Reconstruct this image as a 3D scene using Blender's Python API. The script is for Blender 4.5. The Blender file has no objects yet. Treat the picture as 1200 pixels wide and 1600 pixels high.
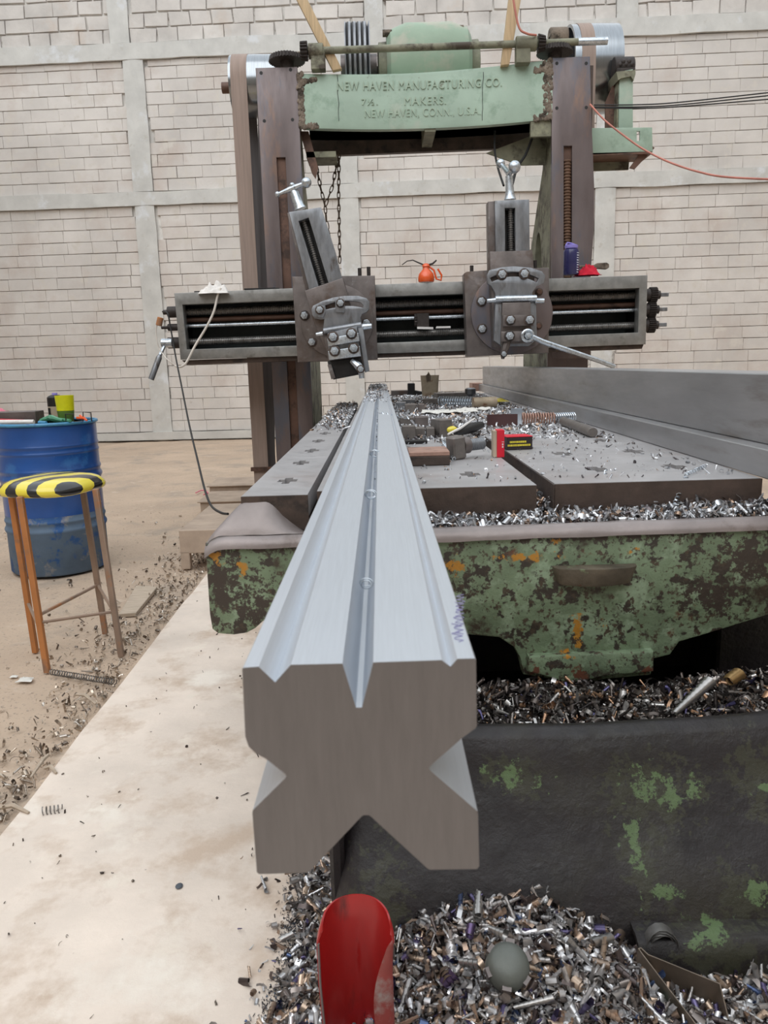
import bpy, bmesh, math, random
import numpy as np
from mathutils import Vector, Matrix

random.seed(7)
SC = bpy.context.scene
COL = SC.collection

# ------------------------------------------------------------------ camera
F = 1200.0
VP = (593.0, 569.0)            # where the direction +Y (along the machine) vanishes
ROLL = 0.028
CAM = Vector((0, 0, 1.2))
_dy = Vector((VP[0] - 600, 800 - VP[1], -F)).normalized()
_k = -(math.cos(ROLL) * _dy.x + math.sin(ROLL) * _dy.y) / _dy.z
_dx = Vector((math.cos(ROLL), math.sin(ROLL), _k)).normalized()
_dz = _dx.cross(_dy)
cam_data = bpy.data.cameras.new('camera')
cam = bpy.data.objects.new('camera', cam_data)
COL.objects.link(cam)
R = Matrix((_dx, _dy, _dz)).to_4x4()
cam.matrix_world = Matrix.Translation(CAM) @ R
cam_data.sensor_fit = 'VERTICAL'
cam_data.sensor_height = 36
cam_data.sensor_width = 27
cam_data.lens = F / 1600 * 36
cam_data.clip_start = 0.02
cam_data.dof.use_dof = True
cam_data.dof.focus_distance = 4.5
cam_data.dof.aperture_fstop = 18
SC.camera = cam

# ------------------------------------------------------------------ light
world = bpy.data.worlds.new('world')
SC.world = world
world.use_nodes = True
wn = world.node_tree.nodes
wn['Background'].inputs[0].default_value = (0.90, 0.955, 1.0, 1)
wn['Background'].inputs[1].default_value = 1.42
sd = bpy.data.lights.new('sun', 'SUN')
sd.energy = 1.3
sd.angle = math.radians(60)
sd.color = (1.0, 0.98, 0.95)
sun = bpy.data.objects.new('sun', sd)
COL.objects.link(sun)
sun.rotation_euler = (math.radians(38), math.radians(-18), 0)   # from overhead, behind the camera, a little left
SC.view_settings.view_transform = 'Standard'
SC.view_settings.look = 'None'
SC.view_settings.gamma = 1
SC.view_settings.exposure = 0.0
SC.view_settings.use_curve_mapping = False
SC.cycles.max_bounces = 6
SC.cycles.use_denoising = True


# ------------------------------------------------------------------ pixel -> world helpers
def ray(x, y):
    r = Vector((x - 600, 800 - y, -F))
    return Vector((r.dot(_dx), r.dot(_dy), r.dot(_dz)))


def PY(x, y, Y):
    r = ray(x, y)
    return CAM + r * (Y / r.y)


def PZ(x, y, Z):
    r = ray(x, y)
    return CAM + r * ((Z - CAM.z) / r.z)


# ------------------------------------------------------------------ materials
def lin(c):
    return tuple(((v / 255) / 12.92 if v / 255 <= 0.04045 else ((v / 255 + 0.055) / 1.055) ** 2.4) for v in c)


def M(name, col, metal=0.0, rough=0.6, var=0.12, vs=6.0, patches=(), bump=0.0, bs=60.0, stretch=(1, 1, 1), trans=0.0,
      attr=None, rvar=0.0, coat=0.0, objrand=0.0, detail=6, spots=()):
    """Procedural surface: base colour with soft variation, optional patches of other colours, fine relief."""
    m = bpy.data.materials.new(name)
    m.use_nodes = True
    nt = m.node_tree
    N, L = nt.nodes, nt.links
    b = N['Principled BSDF']
    geo = N.new('ShaderNodeNewGeometry')
    mp = N.new('ShaderNodeMapping')
    mp.inputs['Scale'].default_value = stretch
    L.new(geo.outputs['Position'], mp.inputs['Vector'])
    vec = mp.outputs['Vector']

    def noise(scale, det=detail, r=0.6, off=0.0):
        n = N.new('ShaderNodeTexNoise')
        n.inputs['Scale'].default_value = scale
        n.inputs['Detail'].default_value = det
        n.inputs['Roughness'].default_value = r
        if off:
            a = N.new('ShaderNodeVectorMath')
            a.operation = 'ADD'
            a.inputs[1].default_value = (off, off * 1.7, off * 0.6)
            L.new(vec, a.inputs[0])
            L.new(a.outputs[0], n.inputs['Vector'])
        else:
            L.new(vec, n.inputs['Vector'])
        return n.outputs['Fac']

    base = lin(col)
    if attr:
        at = N.new('ShaderNodeAttribute')
        at.attribute_name = attr
        cur = at.outputs['Color']
    else:
        mx = N.new('ShaderNodeMix')
        mx.data_type = 'RGBA'
        mx.inputs['A'].default_value = (*[v * (1 - var) ** 2 for v in base], 1)
        mx.inputs['B'].default_value = (*[min(1, v * (1 + var) ** 2) for v in base], 1)
        mr = N.new('ShaderNodeMapRange')
        mr.inputs['From Min'].default_value = 0.3
        mr.inputs['From Max'].default_value = 0.7
        L.new(noise(vs), mr.inputs['Value'])
        L.new(mr.outputs[0], mx.inputs['Factor'])
        cur = mx.outputs['Result']
    if objrand:
        oi = N.new('ShaderNodeObjectInfo')
        wn_ = N.new('ShaderNodeTexWhiteNoise')
        wn_.noise_dimensions = '1D'
        L.new(oi.outputs['Random'], wn_.inputs['W'])
        hsv = N.new('ShaderNodeHueSaturation')
        mr = N.new('ShaderNodeMapRange')
        mr.inputs['To Min'].default_value = 1 - objrand
        mr.inputs['To Max'].default_value = 1 + objrand
        L.new(wn_.outputs['Value'], mr.inputs['Value'])
        L.new(mr.outputs[0], hsv.inputs['Value'])
        L.new(cur, hsv.inputs['Color'])
        cur = hsv.outputs['Color']
    for i, (c2, s2, th, soft) in enumerate(patches):
        mr = N.new('ShaderNodeMapRange')
        mr.inputs['From Min'].default_value = th
        mr.inputs['From Max'].default_value = th + soft
        L.new(noise(s2, 8, 0.65, 3.1 * (i + 1)), mr.inputs['Value'])
        mx = N.new('ShaderNodeMix')
        mx.data_type = 'RGBA'
        L.new(mr.outputs[0], mx.inputs['Factor'])
        L.new(cur, mx.inputs['A'])
        mx.inputs['B'].default_value = (*lin(c2), 1)
        cur = mx.outputs['Result']
    for i, (c2, pts, rag_) in enumerate(spots):      # stains with a place of their own: (colour, [(x, y, z, radius x, radius z)], raggedness)
        acc = None
        for (sx, sy, sz, rx_, rz_) in pts:
            sb_ = N.new('ShaderNodeVectorMath')
            sb_.operation = 'SUBTRACT'
            L.new(geo.outputs['Position'], sb_.inputs[0])
            sb_.inputs[1].default_value = (sx, sy, sz)
            dv = N.new('ShaderNodeVectorMath')
            dv.operation = 'DIVIDE'
            L.new(sb_.outputs[0], dv.inputs[0])
            dv.inputs[1].default_value = (rx_, 1e4, rz_)
            ln_ = N.new('ShaderNodeVectorMath')
            ln_.operation = 'LENGTH'
            L.new(dv.outputs[0], ln_.inputs[0])
            if acc is None:
                acc = ln_.outputs['Value']
            else:
                mn = N.new('ShaderNodeMath')
                mn.operation = 'MINIMUM'
                L.new(acc, mn.inputs[0])
                L.new(ln_.outputs['Value'], mn.inputs[1])
                acc = mn.outputs[0]
        ns = noise(34, 9, 0.75, 7.7 * (i + 1))
        ma = N.new('ShaderNodeMath')
        ma.operation = 'MULTIPLY_ADD'
        L.new(ns, ma.inputs[0])
        ma.inputs[1].default_value = rag_
        L.new(acc, ma.inputs[2])
        mr = N.new('ShaderNodeMapRange')
        mr.inputs['From Min'].default_value = 1.12 + rag_ * .44
        mr.inputs['From Max'].default_value = 0.88 + rag_ * .44
        L.new(ma.outputs[0], mr.inputs['Value'])
        mx = N.new('ShaderNodeMix')
        mx.data_type = 'RGBA'
        L.new(mr.outputs[0], mx.inputs['Factor'])
        L.new(cur, mx.inputs['A'])
        mx.inputs['B'].default_value = (*lin(c2), 1)
        cur = mx.outputs['Result']
    L.new(cur, b.inputs['Base Color'])
    b.inputs['Metallic'].default_value = metal
    b.inputs['Roughness'].default_value = rough
    if rvar:
        mr = N.new('ShaderNodeMapRange')
        mr.inputs['From Min'].default_value = 0.3
        mr.inputs['From Max'].default_value = 0.7
        mr.inputs['To Min'].default_value = max(0.05, rough - rvar)
        mr.inputs['To Max'].default_value = min(1, rough + rvar)
        L.new(noise(vs * 3, off=9.0), mr.inputs['Value'])
        L.new(mr.outputs[0], b.inputs['Roughness'])
    if trans:
        b.inputs['Transmission Weight'].default_value = trans
    if coat:
        b.inputs['Coat Weight'].default_value = coat
        b.inputs['Coat Roughness'].default_value = 0.15
    if bump:
        bp = N.new('ShaderNodeBump')
        bp.inputs['Strength'].default_value = bump
        bp.inputs['Distance'].default_value = 0.01
        L.new(noise(bs, 8, 0.65, 5.0), bp.inputs['Height'])
        L.new(bp.outputs[0], b.inputs['Normal'])
    return m


m_block = M('wall_block', (206, 201, 196), rough=0.9, var=0.06, vs=1.3, bump=0.35, bs=30, objrand=0.04,
            patches=[((192, 179, 170), 0.8, 0.50, 0.2), ((184, 176, 168), 9, 0.66, 0.08), ((206, 200, 192), 4, .55, .1)])
m_block_b = M('wall_block_upper', (200, 195, 190), rough=0.9, var=0.08, vs=2.0, bump=0.5, bs=18, objrand=0.05,
              patches=[((196, 182, 170), 1.2, 0.55, 0.15)])
m_mortar = M('mortar', (220, 217, 212), rough=0.95, var=0.12, vs=3, bump=0.4, bs=20,
             patches=[((150, 142, 134), 5, 0.56, 0.1)])
m_concrete = M('pillar_concrete', (198, 197, 193), rough=0.9, var=0.06, vs=3, bump=0.3, bs=12,
               patches=[((212, 214, 216), 2.2, 0.56, 0.1), ((186, 183, 176), 7, 0.6, 0.1)])
m_plain_wall = M('plain_wall', (182, 172, 160), rough=0.95)
m_dirt = M('dirt', (186, 165, 145), rough=0.95, var=0.07, vs=1.2, bump=1.0, bs=14,
           patches=[((166, 151, 136), 2.3, 0.52, 0.14), ((152, 138, 124), 70, .58, .06), ((140, 126, 112), 26, 0.63, 0.07), ((198, 180, 162), 5, 0.6, 0.1)])
m_slab = M('concrete_strip', (226, 212, 199), rough=0.85, var=0.07, vs=2.5, bump=0.55, bs=9,
           patches=[((202, 182, 164), 4.5, 0.5, 0.15), ((236, 226, 214), 3, .56, .1), ((150, 134, 120), 60, 0.71, 0.04), ((232, 220, 206), 8, 0.6, 0.1)])
m_bar = M('machined_steel', (200, 205, 212), metal=0.6, rough=0.42, var=0.02, vs=10, stretch=(60, 1.2, 60), bump=0.03, bs=14, rvar=0.05)
m_barend = M('sawn_steel', (122, 118, 117), metal=0.55, rough=0.45, var=0.035, vs=8, stretch=(26, 1, 3), bump=0.04, bs=14)
m_beam = M('mill_steel', (160, 160, 162), metal=0.55, rough=0.38, var=0.08, vs=3, stretch=(1, 0.6, 4), rvar=0.08,
           patches=[((138, 133, 130), 3, 0.56, 0.15)])
m_cast = M('dark_cast_steel', (108, 101, 99), metal=0.55, rough=0.45, var=0.14, vs=9, bump=0.1, bs=60, rvar=0.12,
           patches=[((92, 78, 70), 5, 0.55, 0.12), ((140, 138, 138), 14, 0.62, 0.1)])
m_guide = M('column_guide_steel', (112, 102, 102), metal=0.45, rough=0.42, var=0.07, vs=4, stretch=(2.5, 1, 0.7), rvar=0.1,
            patches=[((138, 112, 98), 2.2, 0.56, 0.12), ((98, 100, 110), 2.2, 0.5, 0.1)])
m_rail = M('rail_steel', (138, 138, 136), metal=0.5, rough=0.4, var=0.12, vs=12, rvar=0.1,
           patches=[((100, 97, 93), 6, 0.56, 0.15), ((180, 182, 184), 22, 0.66, 0.06)])
m_bright = M('worn_bright_steel', (192, 200, 208), metal=0.85, rough=0.3, var=0.12, vs=30, rvar=0.1,
             patches=[((128, 132, 138), 25, 0.6, 0.1)])
m_nut = M('steel_nut', (184, 192, 200), metal=0.6, rough=0.32, var=0.05)
m_harp = M('slide_steel', (132, 135, 140), metal=0.6, rough=0.38, var=0.14, vs=12, stretch=(2, 1, 0.6), rvar=0.1,
           patches=[((88, 80, 74), 7, 0.57, 0.12)])
m_screw = M('oily_screw', (126, 124, 122), metal=0.7, rough=0.35, var=0.2, vs=20, patches=[((112, 96, 80), 6, 0.62, 0.1)])
m_dark = M('oily_black', (30, 29, 30), metal=0.2, rough=0.45, var=0.2, vs=14, bump=0.15)
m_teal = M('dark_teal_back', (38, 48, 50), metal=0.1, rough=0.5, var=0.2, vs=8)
m_rust = M('rusty_screw', (108, 84, 68), metal=0.4, rough=0.6, var=0.2, vs=30)
m_gear = M('black_gear', (54, 48, 46), metal=0.3, rough=0.6, var=0.2, vs=40)
m_green = M('machine_green', (160, 182, 166), rough=0.55, var=0.06, vs=3, bump=0.12, bs=30,
            patches=[((138, 162, 144), 5, 0.54, 0.12), ((112, 108, 90), 9, 0.68, 0.06), ((178, 188, 174), 3, 0.58, 0.12)])
m_gdirty = M('dirty_green_casting', (124, 124, 106), rough=0.7, var=0.2, vs=6, bump=0.4, bs=30,
             patches=[((70, 62, 52), 6, 0.5, 0.12), ((146, 146, 122), 5, 0.58, 0.1)])
m_motor = M('motor_green', (140, 160, 140), rough=0.6, var=0.06, vs=3, patches=[((172, 166, 152), 2.2, 0.46, 0.15)])
m_ends = M('cast_lug_grime', (120, 108, 96), rough=0.85, var=0.2, vs=14, bump=0.7, bs=35,
           patches=[((64, 56, 48), 16, 0.5, 0.1), ((160, 150, 138), 10, 0.6, 0.1)])
def sp_(lst, Y):
    out = []
    for px, py, rx, ry in lst:
        p = PY(px, py, Y)
        out.append((p.x, p.y, p.z, rx * Y / 1222, ry * Y / 1222))
    return out


m_apron = M('flaking_green_paint', (112, 130, 104), rough=0.5, var=0.14, vs=7, bump=0.5, bs=34,
            patches=[((140, 160, 134), 9, 0.53, 0.08), ((66, 58, 48), 5, 0.56, 0.06), ((58, 52, 46), 26, 0.545, 0.04), ((74, 64, 52), 60, .55, .06),
                     ((96, 62, 46), 8, 0.61, 0.05)],
            spots=[((64, 56, 50), sp_([(340, 900, 45, 90), (400, 950, 60, 60), (470, 850, 200, 16), (1170, 880, 60, 70), (1110, 930, 60, 40), (960, 836, 230, 12), (930, 905, 70, 18)], 1.86), 7.0),
                   ((178, 126, 46), sp_([(712, 886, 14, 16), (900, 985, 9, 22), (940, 972, 8, 12), (863, 846, 10, 5), (338, 868, 12, 12), (380, 890, 8, 14), (820, 870, 40, 8), (885, 1020, 12, 6), (985, 862, 10, 6)], 1.86), 8.0),
                   ((104, 66, 50), sp_([(905, 1050, 14, 16), (836, 1050, 10, 14), (1010, 1048, 10, 14)], 1.84), 5.0)])
m_lip = M('worn_grey_lip', (142, 133, 131), metal=0.3, rough=0.42, var=0.1, vs=7, bump=0.15, bs=30,
          patches=[((104, 92, 88), 6, 0.58, 0.12)])
m_bed = M('greasy_black_bed', (31, 27, 29), rough=0.5, var=0.2, vs=7, bump=0.4, bs=42, rvar=0.15,
          patches=[((44, 41, 34), 2.4, 0.53, 0.14)],
          spots=[((50, 50, 38), sp_([(800, 1215, 62, 34), (1010, 1235, 110, 60), (985, 1310, 40, 80), (1120, 1340, 60, 50), (1180, 1210, 60, 70), (1060, 1390, 90, 40), (600, 1350, 50, 90)], 1.46), 6),
                 ((86, 106, 70), sp_([(795, 1215, 34, 20), (845, 1222, 18, 12), (1005, 1225, 36, 24), (1045, 1240, 18, 26), (1085, 1225, 18, 20), (975, 1290, 18, 50), (1140, 1330, 22, 20), (1060, 1370, 34, 18), (1190, 1225, 22, 10), (1010, 1335, 26, 12)], 1.46), 8.0)])
m_table = M('table_steel', (174, 172, 173), metal=0.3, rough=0.42, var=0.05, vs=7, rvar=0.08,
            patches=[((170, 164, 163), 3.5, 0.55, 0.12), ((134, 126, 122), 20, 0.68, 0.06)])
m_slabside = M('table_edge_brown', (74, 62, 56), metal=0.2, rough=0.55, var=0.2, vs=10, bump=0.3, bs=40,
               patches=[((48, 42, 40), 8, 0.55, 0.1)])
m_belt = M('leather_belt', (150, 132, 122), rough=0.75, var=0.07, vs=6, stretch=(14, 1, 0.5))
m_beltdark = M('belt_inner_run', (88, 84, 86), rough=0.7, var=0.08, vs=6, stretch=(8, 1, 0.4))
m_pulley = M('polished_pulley', (150, 155, 160), metal=0.95, rough=0.2, var=0.06, vs=8, stretch=(20, 1, 1))
m_brown = M('brown_steel', (104, 78, 66), metal=0.25, rough=0.55, var=0.14, vs=7, patches=[((66, 50, 44), 6, 0.55, 0.1)])
m_black = M('black_rubber', (30, 29, 30), rough=0.55, var=0.1)
m_wood = M('sawn_timber', (192, 168, 134), rough=0.8, var=0.1, vs=7, stretch=(10, 10, 0.6), bump=0.15)
m_woodgrey = M('weathered_plank', (182, 166, 148), rough=0.85, var=0.08, vs=6, stretch=(2, 8, 1))
m_oldbox = M('dusty_board_brown', (170, 152, 136), rough=0.9, var=0.1, vs=6)
m_blue = M('drum_blue', (24, 74, 142), rough=0.32, var=0.12, vs=3, coat=0.3,
           patches=[((44, 98, 160), 5, 0.60, 0.08), ((150, 170, 190), 15, 0.72, 0.02)])
m_bluedust = M('drum_blue_dusty', (88, 108, 130), rough=0.7, var=0.12, vs=4,
               patches=[((40, 84, 140), 9, 0.54, 0.07), ((150, 146, 140), 7, 0.60, 0.1)])
m_rimblue = M('drum_rim_blue', (70, 138, 178), rough=0.4, patches=[((30, 90, 150), 30, 0.55, 0.1)])
m_orange = M('rusty_orange_leg', (178, 116, 66), rough=0.6, var=0.1, vs=5, patches=[((134, 104, 84), 5, 0.52, 0.12)])
m_greyleg = M('rusty_grey_leg', (142, 120, 104), rough=0.6, var=0.1, vs=6, patches=[((168, 112, 70), 5, 0.57, 0.1)])
m_red = M('red_painted_sheet', (164, 30, 30), rough=0.38, var=0.12, vs=7, stretch=(1.5, 1, 0.4), coat=0.25,
          patches=[((74, 16, 18), 8, 0.55, 0.12), ((192, 62, 58), 6, 0.64, 0.08), ((60, 20, 20), 45, 0.70, 0.03)])
m_redgrey = M('sheet_edge_grey', (122, 112, 110), metal=0.2, rough=0.5, var=0.1)
m_cap = M('grey_green_cast_cap', (100, 104, 99), metal=0.2, rough=0.45, var=0.07, vs=20, bump=0.1)
m_strap = M('flat_strap_steel', (118, 106, 94), metal=0.5, rough=0.5, var=0.12, vs=12, patches=[((70, 76, 66), 9, 0.55, 0.1)])
m_yellow = M('bright_yellow_plastic', (214, 214, 20), rough=0.35)
m_olive = M('olive_plastic', (84, 112, 48), rough=0.4)
m_tape_y = M('yellow_tape', (226, 208, 60), rough=0.25, coat=0.5, var=0.05)
m_orangecan = M('orange_enamel', (226, 92, 40), rough=0.25, coat=0.4, var=0.05)
m_white = M('white_cloth', (226, 222, 218), rough=0.9, var=0.05, vs=40, bump=0.3)
m_whitewire = M('white_cable', (214, 208, 200), rough=0.5)
m_redcloth = M('red_cloth', (190, 24, 50), rough=0.9, var=0.1, vs=30)
m_redwire = M('red_cable', (186, 120, 106), rough=0.6)
m_redbox = M('red_carton', (212, 30, 52), rough=0.5, var=0.05)
m_carton = M('beige_carton', (176, 160, 140), rough=0.8)
m_blackbox = M('black_carton', (42, 34, 34), rough=0.5)
m_paper = M('crumpled_paper', (222, 220, 214), rough=0.8, var=0.06, vs=30, bump=0.4)
m_brownwrap = M('dark_brown_wrap', (70, 44, 44), rough=0.5, var=0.1)
m_block_steel = M('small_steel_block', (116, 110, 106), metal=0.4, rough=0.5, var=0.12, vs=25)
m_copper = M('rusty_pink_steel', (168, 134, 120), metal=0.3, rough=0.5, var=0.14, vs=18, patches=[((96, 66, 54), 20, 0.6, 0.08)])
m_lav = M('lavender_plastic', (140, 130, 206), rough=0.4)
m_print = M('pale_print', (214, 220, 228), rough=0.5)
m_ink = M('violet_ink', (150, 146, 186), rough=0.8)
m_chip = M('metal_chips', (128, 128, 128), metal=0.6, rough=0.28, attr='tint')
m_chipbed = M('oily_swarf_bed', (56, 52, 50), metal=0.3, rough=0.6, var=0.35, vs=60, bump=1.0, bs=120)
m_swarf_table = M('swarf_underlay', (120, 116, 116), metal=0.4, rough=0.5, var=0.3, vs=60, bump=1.0, bs=120)
m_pink = M('pink_scrap', (214, 120, 140), rough=0.7)
m_oil = M('oil_stain', (84, 90, 98), rough=0.6, var=0.2, vs=30)
m_pot = M('glossy_bottle', (60, 60, 110), rough=0.15, trans=0.35)
m_greenplastic = M('green_plastic', (74, 138, 108), rough=0.4)
m_letters = M('cast_letters_green', (162, 180, 162), rough=0.55, var=0.08, vs=10)
m_tin = M('rusty_tin', (158, 144, 124), rough=0.6, metal=0.2, patches=[((120, 86, 62), 16, 0.56, 0.1)], vs=12)
m_label = M('white_label', (218, 216, 214), rough=0.5)
m_chain = M('rusty_chain', (96, 82, 70), metal=0.4, rough=0.6)

# ------------------------------------------------------------------ geometry helpers
WORLD = {}


class G:
    """collects simple solids; build() links them as ONE mesh object"""

    def __init__(self):
        self.v, self.f = [], []

    def add(self, vs, fs):
        o = len(self.v)
        self.v += [tuple(p) for p in vs]
        self.f += [tuple(i + o for i in f) for f in fs]
        return self

    def box(self, a, b, rot=None, about=None):
        x0, y0, z0 = [min(p, q) for p, q in zip(a, b)]
        x1, y1, z1 = [max(p, q) for p, q in zip(a, b)]
        vs = [Vector(p) for p in ((x0, y0, z0), (x1, y0, z0), (x1, y1, z0), (x0, y1, z0), (x0, y0, z1), (x1, y0, z1), (x1, y1, z1), (x0, y1, z1))]
        if rot is not None:
            c = Vector(about) if about is not None else Vector(((x0 + x1) / 2, (y0 + y1) / 2, (z0 + z1) / 2))
            vs = [c + rot @ (p - c) for p in vs]
        return self.add(vs, ((0, 3, 2, 1), (4, 5, 6, 7), (0, 1, 5, 4), (1, 2, 6, 5), (2, 3, 7, 6), (3, 0, 4, 7)))

    def hexa(self, p):      # 8 corners, bottom ring then top ring
        return self.add(p, ((0, 3, 2, 1), (4, 5, 6, 7), (0, 1, 5, 4), (1, 2, 6, 5), (2, 3, 7, 6), (3, 0, 4, 7)))

    def lathe(self, prof, p, axis, n=20, rot0=0.0, caps=True):
        a = Vector(axis).normalized()
        u = a.orthogonal().normalized() if abs(a.z) < 0.9 else Vector((1, 0, 0))
        u = (u - a * u.dot(a)).normalized()
        w = a.cross(u)
        p = Vector(p)
        vs, fs = [], []
        for r, t in prof:
            for i in range(n):
                th = 2 * math.pi * i / n + rot0
                vs.append(p + a * t + (u * math.cos(th) + w * math.sin(th)) * r)
        for j in range(len(prof) - 1):
            for i in range(n):
                k = (i + 1) % n
                fs.append((j * n + i, j * n + k, (j + 1) * n + k, (j + 1) * n + i))
        if caps:
            fs.append(tuple(reversed(range(n))))
            fs.append(tuple(range((len(prof) - 1) * n, len(prof) * n)))
        return self.add(vs, fs)

    def cyl(self, p0, p1, r0, r1=None, n=18, rot0=0.0):
        p0, p1 = Vector(p0), Vector(p1)
        return self.lathe([(r0, 0), (r0 if r1 is None else r1, (p1 - p0).length)], p0, p1 - p0, n, rot0)

    def ball(self, c, r, n=14, sc=(1, 1, 1), m=8):
        c = Vector(c)
        vs, fs = [c + Vector((0, 0, -r * sc[2]))], []
        for j in range(1, m):
            ph = math.pi * j / m - math.pi / 2
            for i in range(n):
                th = 2 * math.pi * i / n
                vs.append(c + Vector((r * sc[0] * math.cos(ph) * math.cos(th), r * sc[1] * math.cos(ph) * math.sin(th), r * sc[2] * math.sin(ph))))
        vs.append(c + Vector((0, 0, r * sc[2])))
        for i in range(n):
            k = (i + 1) % n
            fs.append((0, 1 + k, 1 + i))
            for j in range(m - 2):
                fs.append((1 + j * n + i, 1 + j * n + k, 1 + (j + 1) * n + k, 1 + (j + 1) * n + i))
            fs.append((1 + (m - 2) * n + i, 1 + (m - 2) * n + k, len(vs) - 1))
        return self.add(vs, fs)

    def tube(self, pts, r, n=8, closed=False):
        pts = [Vector(p) for p in pts]
        N_ = len(pts)
        up = None
        vs, fs = [], []
        for i, p in enumerate(pts):
            if closed:
                d = (pts[(i + 1) % N_] - pts[i - 1]).normalized()
            else:
                d = (pts[min(i + 1, N_ - 1)] - pts[max(i - 1, 0)]).normalized()
            if up is None:
                up = d.orthogonal().normalized()
            up = (up - d * up.dot(d)).normalized()
            w = d.cross(up)
            rr = r[i] if isinstance(r, (list, tuple)) else r
            for k in range(n):
                th = 2 * math.pi * k / n
                vs.append(p + (up * math.cos(th) + w * math.sin(th)) * rr)
        for i in range(N_ if closed else N_ - 1):
            j = (i + 1) % N_
            for k in range(n):
                q = (k + 1) % n
                fs.append((i * n + k, i * n + q, j * n + q, j * n + k))
        if not closed:
            fs.append(tuple(reversed(range(n))))
            fs.append(tuple(range((N_ - 1) * n, N_ * n)))
        return self.add(vs, fs)

    def prism(self, pts, vec):
        """flat polygon (3D points) swept by vec"""
        pts = [Vector(p) for p in pts]
        n = len(pts)
        vec = Vector(vec)
        vs = pts + [p + vec for p in pts]
        fs = [tuple(range(n)), tuple(reversed(range(n, 2 * n)))]
        for i in range(n):
            j = (i + 1) % n
            fs.append((i, i + n, j + n, j))
        return self.add(vs, fs)

    def grid(self, nx, ny, fn, solid=0.0):
        vs = [Vector(fn(i / nx, j / ny)) for j in range(ny + 1) for i in range(nx + 1)]
        fs = []
        for j in range(ny):
            for i in range(nx):
                a = j * (nx + 1) + i
                fs.append((a, a + 1, a + nx + 2, a + nx + 1))
        return self.add(vs, fs)

    def build(self, name, mat, parent=None, bevel=0.0, seg=1, angle=35, solidify=0.0, local=False, smooth=True, origin=None, subsurf=0):
        bm = bmesh.new()
        bv = [bm.verts.new(p) for p in self.v]
        for f in self.f:
            try:
                bm.faces.new([bv[i] for i in f])
            except ValueError:
                pass
        bmesh.ops.recalc_face_normals(bm, faces=bm.faces)
        return finish(bm, name, mat, parent, bevel, seg, angle, solidify, local, smooth, origin)


def finish(bm, name, mat, parent=None, bevel=0.0, seg=1, angle=35, solidify=0.0, local=False, smooth=True, origin=None):
    if solidify:
        bmesh.ops.solidify(bm, geom=bm.faces[:], thickness=solidify)
    if bevel:
        es = [e for e in bm.edges if len(e.link_faces) == 2 and e.calc_face_angle(0) > math.radians(30)]
        bmesh.ops.bevel(bm, geom=es, offset=bevel, segments=seg, affect='EDGES', profile=0.6, clamp_overlap=True)
    me = bpy.data.meshes.new(name)
    bm.to_mesh(me)
    bm.free()
    me.materials.append(mat)
    if smooth:
        me.polygons.foreach_set('use_smooth', [True] * len(me.polygons))
        me.set_sharp_from_angle(angle=math.radians(angle))
    return place(me, name, parent, local, origin)


def place(me, name, parent=None, local=False, origin=None):
    o = bpy.data.objects.new(name, me)
    COL.objects.link(o)
    if local:
        o.parent = parent
        return o
    if origin is None:
        n = len(me.vertices)
        co = np.empty(n * 3)
        me.vertices.foreach_get('co', co)
        co = co.reshape(-1, 3)
        lo, hi = co.min(0), co.max(0)
        origin = Vector(((lo[0] + hi[0]) / 2, (lo[1] + hi[1]) / 2, lo[2]))
    origin = Vector(origin)
    me.transform(Matrix.Translation(-origin))
    base = WORLD[parent.name] if parent else Vector((0, 0, 0))
    o.parent = parent
    o.location = origin - base
    WORLD[o.name] = origin
    return o


def thing(name, label, cat, loc, group=None):
    o = bpy.data.objects.new(name, None)
    o.empty_display_size = 0.05
    COL.objects.link(o)
    o.location = loc
    WORLD[o.name] = Vector(loc)
    return tag(o, label, cat, group)


def tag(o, label=None, cat=None, group=None, kind=None):
    if label:
        o['label'] = label
    if cat:
        o['category'] = cat
    if group:
        o['group'] = group
    if kind:
        o['kind'] = kind
    return o


def dup(o, loc, rot=None, scale=None, parent=None, base=None):
    c = o.copy()
    COL.objects.link(c)
    par = parent if parent is not None else None
    c.parent = par
    c.location = Vector(loc) - (WORLD[par.name] if par else Vector((0, 0, 0)))
    WORLD[c.name] = Vector(loc)
    if rot is not None:
        c.rotation_euler = rot
    if scale is not None:
        c.scale = scale
    for ch in o.children:
        d = ch.copy()
        COL.objects.link(d)
        d.parent = c
    return c


def plate(name, pts, Y, th, mat, parent=None, holes=(), bevel=0.0, px=True, res=2):
    """plate facing the camera: outline given as image points on the plane y=Y (or x,z metres), thickness th away from camera"""
    conv = (lambda p: (lambda q: (q.x, q.z))(PY(p[0], p[1], Y))) if px else (lambda p: p)
    cu = bpy.data.curves.new(name, 'CURVE')
    cu.dimensions = '2D'
    cu.fill_mode = 'BOTH'
    b = min(bevel, th * 0.45)
    cu.extrude = max(1e-5, th / 2 - b)
    cu.bevel_depth = b
    cu.bevel_resolution = res - 1
    cu.offset = -b if not holes else -b
    for ring in [pts] + list(holes):
        sp = cu.splines.new('POLY')
        q = [conv(p) for p in ring]
        sp.points.add(len(q) - 1)
        for i, (x, z) in enumerate(q):
            sp.points[i].co = (x, z, 0, 1)
        sp.use_cyclic_u = True
    tmp = bpy.data.objects.new('tmp', cu)
    me = bpy.data.meshes.new_from_object(tmp)
    bpy.data.objects.remove(tmp)
    me.transform(Matrix(((1, 0, 0, 0), (0, 0, 1, Y + th / 2), (0, 1, 0, 0), (0, 0, 0, 1))))
    me.name = name
    bm = bmesh.new()
    bm.from_mesh(me)
    bpy.data.meshes.remove(me)
    bmesh.ops.remove_doubles(bm, verts=bm.verts, dist=1e-6)
    bmesh.ops.recalc_face_normals(bm, faces=bm.faces)
    return finish(bm, name, mat, parent, angle=30)


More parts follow.
